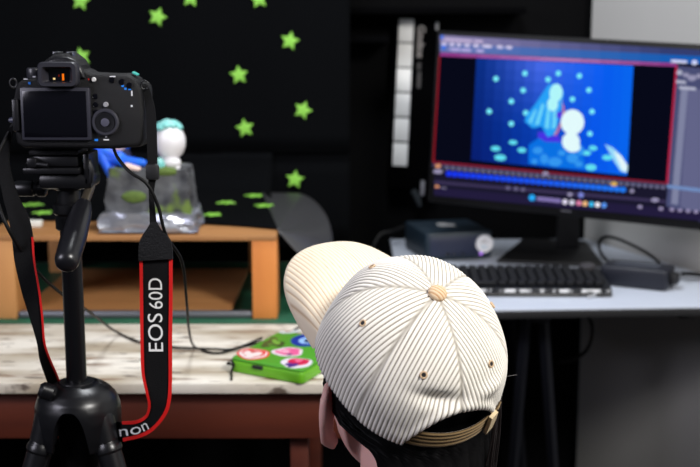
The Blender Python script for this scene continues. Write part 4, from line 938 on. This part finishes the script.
for sd in (-1, 1):
    an = Bd(sd * 0.13, 0.40, 0); an.z = 0; sh_ = MB()
    sh_.ell(an + BM @ Vector((0, 0.05, 0.046)), (0.046, 0.125, 0.045), BM); sh_.capsule(an + Vector((0, 0, 0.055)), an + Vector((0, 0, 0.10)), 0.046, 0.043); sh_.box(an + BM @ Vector((0, 0.05, 0.011)), (0.085, 0.235, 0.022), 0.008, rot=BM)
    so = sh_.build('shoe', mat('shoe_black', (24, 24, 26), 0.6), PE, world=True, smooth=180)
    rm = so.modifiers.new('r', 'REMESH'); rm.mode = 'VOXEL'; rm.voxel_size = 0.006; rm.use_smooth_shade = True
for sd in (-1, 1):
    ey = MB(); ey.ell(Hd(sd * 0.031, 0.078, -0.042), (0.012, 0.012, 0.012), HM); eo = ey.build('eye', mat('eye_white', (225, 222, 218), 0.2), PE, world=True)
    ir = MB(); ir.ell(Hd(sd * 0.031, 0.0885, -0.042), (0.005, 0.0025, 0.005), HM); ir.off(PE.location).build('iris', mat('iris_brown', (40, 24, 16), 0.2), eo)
# hair
m_hair = mat('black_hair', (3, 3, 4), 0.6, spec=0.12, noise=((6, 5, 6), 160, 0.6, (1, 1, 0.04)))
hair = MB()
lev = [(0.02, .074, .086, 0.0, 112, 112), (0.0, .077, .089, 0.0, 132, 112), (-0.025, .081, .090, 0.0, 126, 112), (-0.045, .082, .090, -.002, 84, 110), (-0.06, .080, .090, -.004, 54, 110), (-0.085, .078, .090, -.010, 50, 108), (-0.12, .078, .080, -.014, 34, 104), (-0.16, .082, .072, -.014, 28, 98), (-0.21, .088, .074, -.020, 28, 92), (-0.27, .090, .078, -.030, 28, 88), (-0.33, .082, .080, -.044, 38, 76), (-0.38, .060, .078, -.056, 30, 60)]
lev2 = smooth_path(lev, 5); rows = []
for (z, ax_, by_, cy, aL, aR) in lev2:
    row = []
    for j in range(73):
        a = -aL + (aL + aR) * j / 72.0       # degrees, 0 = back of the head, + to the right
        wob = 1 + 0.010 * math.sin(a * 0.9 + 3) + 0.012 * math.sin(a * 0.37 + z * 20)
        row.append(Hd(ax_ * math.sin(R_(a)) * wob, cy - by_ * math.cos(R_(a)) * wob, z))
    rows.append(row)
hair.grid(rows)
ho = hair.build('hair', m_hair, PE, world=True, smooth=180, fix=False)
sm = ho.modifiers.new('t', 'SOLIDIFY'); sm.thickness = 0.008; sm.offset = 0
hs_ = MB(); rnd = random.Random(4)
for k in range(36):
    a = rnd.uniform(35, 112) if k < 36 else rnd.uniform(-50, -40); l0 = rnd.uniform(-0.01, -0.05) if k < 36 else -0.06; ln = rnd.uniform(0.16, 0.30) if k < 36 else rnd.uniform(.1, .16); bulge = rnd.uniform(0.0, 0.010); pts = []
    for q in range(8):
        t = q / 7; z = l0 - ln * t; r1 = 0.087 + bulge * math.sin(t * 3) ; aa = a - 6 * t
        pts.append(Hd(r1 * math.sin(R_(aa)), -0.010 - (0.100 - 0.018 * min(1, t * 2)) * math.cos(R_(aa)) * (r1 / 0.087), z))
    hs_.tube([Vector(p) for p in smooth_path([tuple(p) for p in pts], 3)], [0.0009] * 22 if False else 0.0008, 5)
hs_.tube([Hd(0.088, -0.03, -0.02), Hd(0.102, -0.03, -0.018), Hd(0.112, -0.032, -0.017)], 0.0004, 4)
hs_.off(PE.location).build('loose_strands', mat('hair_strand', (34, 28, 28), 0.4), ho)

# ------------------------------------------------------------------ cap (local frame CM, CT: x right, y forward, z up)
ca, cb, chh = 0.1047, 0.1047 * 0.88, 0.1061
def dome_pt(phi, t, g=0.0):
    r = math.cos(t) ** 0.9536; z = (chh + g) * math.sin(t) ** 0.7996
    return Vector((-(cb + g) * r * math.sin(phi), (ca + g) * r * math.cos(phi), z))
PITCHW = 0.0044
NP, NTt = 1080, 90
def arch(deg):      # opening at the back, degrees of t
    x = abs(deg - 183) / 33.0
    return 21.5 * (1 - x ** 2.2) if x < 1 else 0.0
verts = []; gro = []
for j in range(NTt + 1):
    for i in range(NP):
        ph = 360.0 * i / NP; t0 = arch(ph); kk = j / NTt
        t = R_(t0 + (89.6 - t0) * kk); phr = R_(ph)
        p = dome_pt(phr, t)
        n = dome_pt(phr, t, 0.001) - p; n.normalize()
        seg = int(ph // 60) % 6; pc_ = seg * 60 + 30; dphi = R_(ph - pc_); dird = R_(ph - (30, 97, 128, 210, 270, 330)[seg])
        rr = math.hypot(p.x, p.y)
        u = rr * math.sin(dird)
        wv = abs(math.sin(math.pi * u / PITCHW)) ** 0.8
        edge_d = (R_(30) - abs(dphi)) * rr
        seam = math.exp(-(edge_d / 0.0022) ** 2)
        if edge_d > 0.0025: wv_ = wv
        else: wv_ = wv * 0.4 + 0.4
        amp = 0.0013
        dsp = amp * wv_ - 0.0007 * seam
        td = math.degrees(t)
        # folds above the back opening
        dsp -= 0.0075 * math.exp(-((ph - 163) / 15) ** 2 - ((td - 29) / 4.5) ** 2) - 0.0055 * math.exp(-((ph - 205) / 15) ** 2 - ((td - 29) / 4.5) ** 2)
        dsp += 0.0040 * math.exp(-((ph - 180) / 40) ** 2 - ((td - t0 - 2.5) / 3.5) ** 2)
        dsp += 0.0012 * math.sin(R_(ph * 3) + td * 0.09) * math.cos(R_(td)) + 0.0008 * math.sin(R_(ph * 6) + 1.0 - td * 0.06) * math.cos(R_(td))
        dsp += 0.0065 * math.exp(-((ph - 78) / 26) ** 2 - (td / 26) ** 2) - 0.0030 * math.exp(-((ph - 262) / 40) ** 2 - ((td - 10) / 30) ** 2)
        # panel sag between the seams near the crown
        verts.append(p + n * dsp); gro.append(wv_ * (1 - 0.5 * seam))
faces = []
for j in range(NTt):
    for i in range(NP): faces.append((j * NP + i, j * NP + (i + 1) % NP, (j + 1) * NP + (i + 1) % NP, (j + 1) * NP + i))
faces.append(tuple(NTt * NP + i for i in range(NP)))
CX = Matrix.Translation(CT) @ CM.to_4x4()
def cordu(name, a, b_):
    m = bpy.data.materials.new(name); m.use_nodes = True; nt = m.node_tree; bs_ = nt.nodes['Principled BSDF']
    bs_.inputs['Roughness'].default_value = 0.9; bs_.inputs['Specular IOR Level'].default_value = 0.15; bs_.inputs['Sheen Weight'].default_value = 0.15
    at = nt.nodes.new('ShaderNodeAttribute'); at.attribute_name = 'pile_shade'; rp = nt.nodes.new('ShaderNodeValToRGB'); nt.links.new(at.outputs['Fac'], rp.inputs[0])
    rp.color_ramp.elements[0].color = lin(a); rp.color_ramp.elements[1].color = lin(b_); rp.color_ramp.elements[0].position = 0.15; rp.color_ramp.elements[1].position = 0.8  # groove and seam shade painted as a darker colour
    nt.links.new(rp.outputs[0], bs_.inputs['Base Color']); return m
m_cap = cordu('cream_corduroy', (124, 116, 103), (240, 235, 225)); m_brim = cordu('beige_corduroy', (196, 164, 128), (240, 224, 198))
def with_pile_shade(o, vals):
    at = o.data.attributes.new('pile_shade', 'FLOAT', 'POINT'); at.data.foreach_set('value', vals)
mb = MB(); mb.add(verts, faces); mb.xf(CX)
cap = mb.build('cap', m_cap, PE, world=True, smooth=180, fix=False); with_pile_shade(cap, gro); cap['label'] = 'cream wide-wale corduroy cap'
sm = cap.modifiers.new('t', 'SOLIDIFY'); sm.thickness = 0.0016; sm.offset = -1
def capsub(mb, name, m, lab=None, smooth=50, vals=None, fix=True):
    mb.xf(CX).off(PE.location); o = mb.build(name, m, cap, smooth=smooth, fix=fix)
    if lab: o['label'] = lab
    if vals is not None: with_pile_shade(o, vals)
    return o
# brim
bw, byb, bL, bs2, bc, bn = 0.0824, 0.0587, 0.1638, -0.3036, 3.862, 0.616
NA, NR = 300, 22; top = []; pile_shade = []
for k in range(NR + 1):
    q = k / NR
    for i in range(NA + 1):
        wq = math.sin(math.pi * (i / NA - 0.5)); wq = 0.6 * wq + 0.4 * (2 * i / NA - 1)
        s_ = math.copysign(min(abs(wq), 1) ** (1 / bn), wq); c_ = math.sqrt(max(1 - s_ * s_, 0))
        ox = -bw * math.copysign(abs(s_) ** bn, s_); oy = byb + bL * c_ ** bn; oz = bs2 * (oy - byb) - bc * ox * ox
        ph = R_(64) * math.copysign(abs(s_) ** 0.8, s_); ip = Vector((-cb * 0.985 * math.sin(ph), ca * 0.985 * math.cos(ph), 0.001))
        o_ = Vector((ox, oy, oz)); p = ip.lerp(o_, q) + Vector((0, 0, 0.010 * math.sin(q * math.pi) * c_))
        wv = abs(math.sin(math.pi * p.x / 0.0040)) ** 0.6
        edge_ = 1 - math.exp(-((1 - q) / 0.03) ** 2)
        p.z += 0.0009 * wv * edge_
        top.append(p); pile_shade.append(wv * edge_ + (1 - edge_) * 0.7)
nv = len(top); bot = [p - Vector((0, 0, 0.0042)) for p in top]; fs = []
for k in range(NR):
    for i in range(NA):
        a0 = k * (NA + 1) + i; fs.append((a0, a0 + 1, a0 + NA + 2, a0 + NA + 1)); fs.append((nv + a0, nv + a0 + NA + 1, nv + a0 + NA + 2, nv + a0 + 1))
for i in range(NA): a0 = NR * (NA + 1) + i; fs.append((a0, a0 + 1, nv + a0 + 1, nv + a0)); fs.append((i + 1, i, nv + i, nv + i + 1))
mb = MB(); mb.add(top + bot, fs); capsub(mb, 'brim', m_brim, 'warm beige corduroy brim', 60, pile_shade + pile_shade)
# button
bt = []; NBt = 60
mb = MB(); mb.ell((0, 0, chh + 0.0022), (0.0095, 0.0095, 0.0055), seg=48, rings=30)
vals = []
for i, v in enumerate(mb.v):
    wv = abs(math.sin(math.pi * (v.x * 0.8 + v.y * 0.6) / 0.0034)); vals.append(wv); mb.v[i] = v + Vector((0, 0, 0.0006 * wv))
capsub(mb, 'button', cordu('tan_corduroy', (176, 128, 84), (214, 190, 158)), 'tan covered button', vals=vals)
m_eye = mat('tan_thread', (198, 170, 138), 0.85)
for ph in (30, 90, 150, 210, 270, 330):
    t = R_(41.5); p = dome_pt(R_(ph), t); n = (dome_pt(R_(ph), t, 0.002) - p).normalized(); a1 = n.orthogonal().normalized(); a2 = n.cross(a1); p = p + n * {90: 0.0028, 210: 0.0026, 30: 0.0018}.get(ph, 0.0012)
    if ph == 30: pass
    mb = MB(); mb.tube([p + (a1 * math.cos(R_(k)) + a2 * math.sin(R_(k))) * 0.0030 for k in range(0, 360, 20)], 0.0009, 8, closed=True)
    mb.mi = 1; mb.add([p + (a1 * math.cos(R_(k)) + a2 * math.sin(R_(k))) * 0.0021 + n * 0.0004 for k in range(0, 360, 30)], [tuple(range(12))])
    capsub(mb, 'eyelet', [m_eye, blk_matte])
# adjuster strap across the opening
m_strap = cordu('khaki_corduroy', (70, 54, 32), (150, 124, 84))
rows = []; vals = []
for k in range(25):
    q = k / 24; row = []
    for i in range(61):
        ph = 140 + 82 * i / 60; t = R_(0.2 + 8.5 * q); p = dome_pt(R_(ph), t, -0.001 if 3 < i < 52 else 0.001)
        bulge = 0.001 * abs(math.sin(math.pi * q * 4)); d_ = p.normalized(); row.append(p + d_ * bulge + Vector((0, 0, -0.0015))); vals.append(abs(math.sin(math.pi * q * 4)))
    rows.append(row)
mb = MB().grid(rows); so = capsub(mb, 'strap', m_strap, 'tan corduroy adjuster strap', 180, vals, fix=False); s3 = so.modifiers.new('t', 'SOLIDIFY'); s3.thickness = 0.002
lp_ = MB(); P = []
for q in (0, .5, 1): P.append(dome_pt(R_(209), R_(0 + 9 * q), 0.0030))
wv_ = (dome_pt(R_(212.5), R_(4), 0.003) - dome_pt(R_(205.5), R_(4), 0.003)) / 2
lp_.ribbon(P, [wv_] * 3, dome_pt(R_(209), R_(4)).normalized(), 0.004); o = capsub(lp_, 'strap_loop', mat('tan_fabric', (206, 186, 150), 0.85, bump=(700, .4)), smooth=40)

# ------------------------------------------------------------------ stool under the person
stl = thing('stool', 'low dark wooden stool under the seated person', 'stool', (Bd(0, 0.02, 0).x, Bd(0, 0.02, 0).y, 0))
ssz = nbase.z + zs - 0.085
MB().lathe([(0.15, ssz - 0.03), (0.165, ssz - 0.02), (0.165, ssz - 0.006), (0.155, ssz)], (0, 0, 0)).build('seat', mat('stool_wood', (70, 50, 36), 0.6), stl)
for a in (45, 135, 225, 315):
    MB().tube([(0.11 * math.cos(R_(a)), 0.11 * math.sin(R_(a)), ssz - 0.028), (0.15 * math.cos(R_(a)), 0.15 * math.sin(R_(a)), 0.0)], 0.014, 12).build('leg', mat('stool_leg', (60, 44, 32), 0.6), stl)
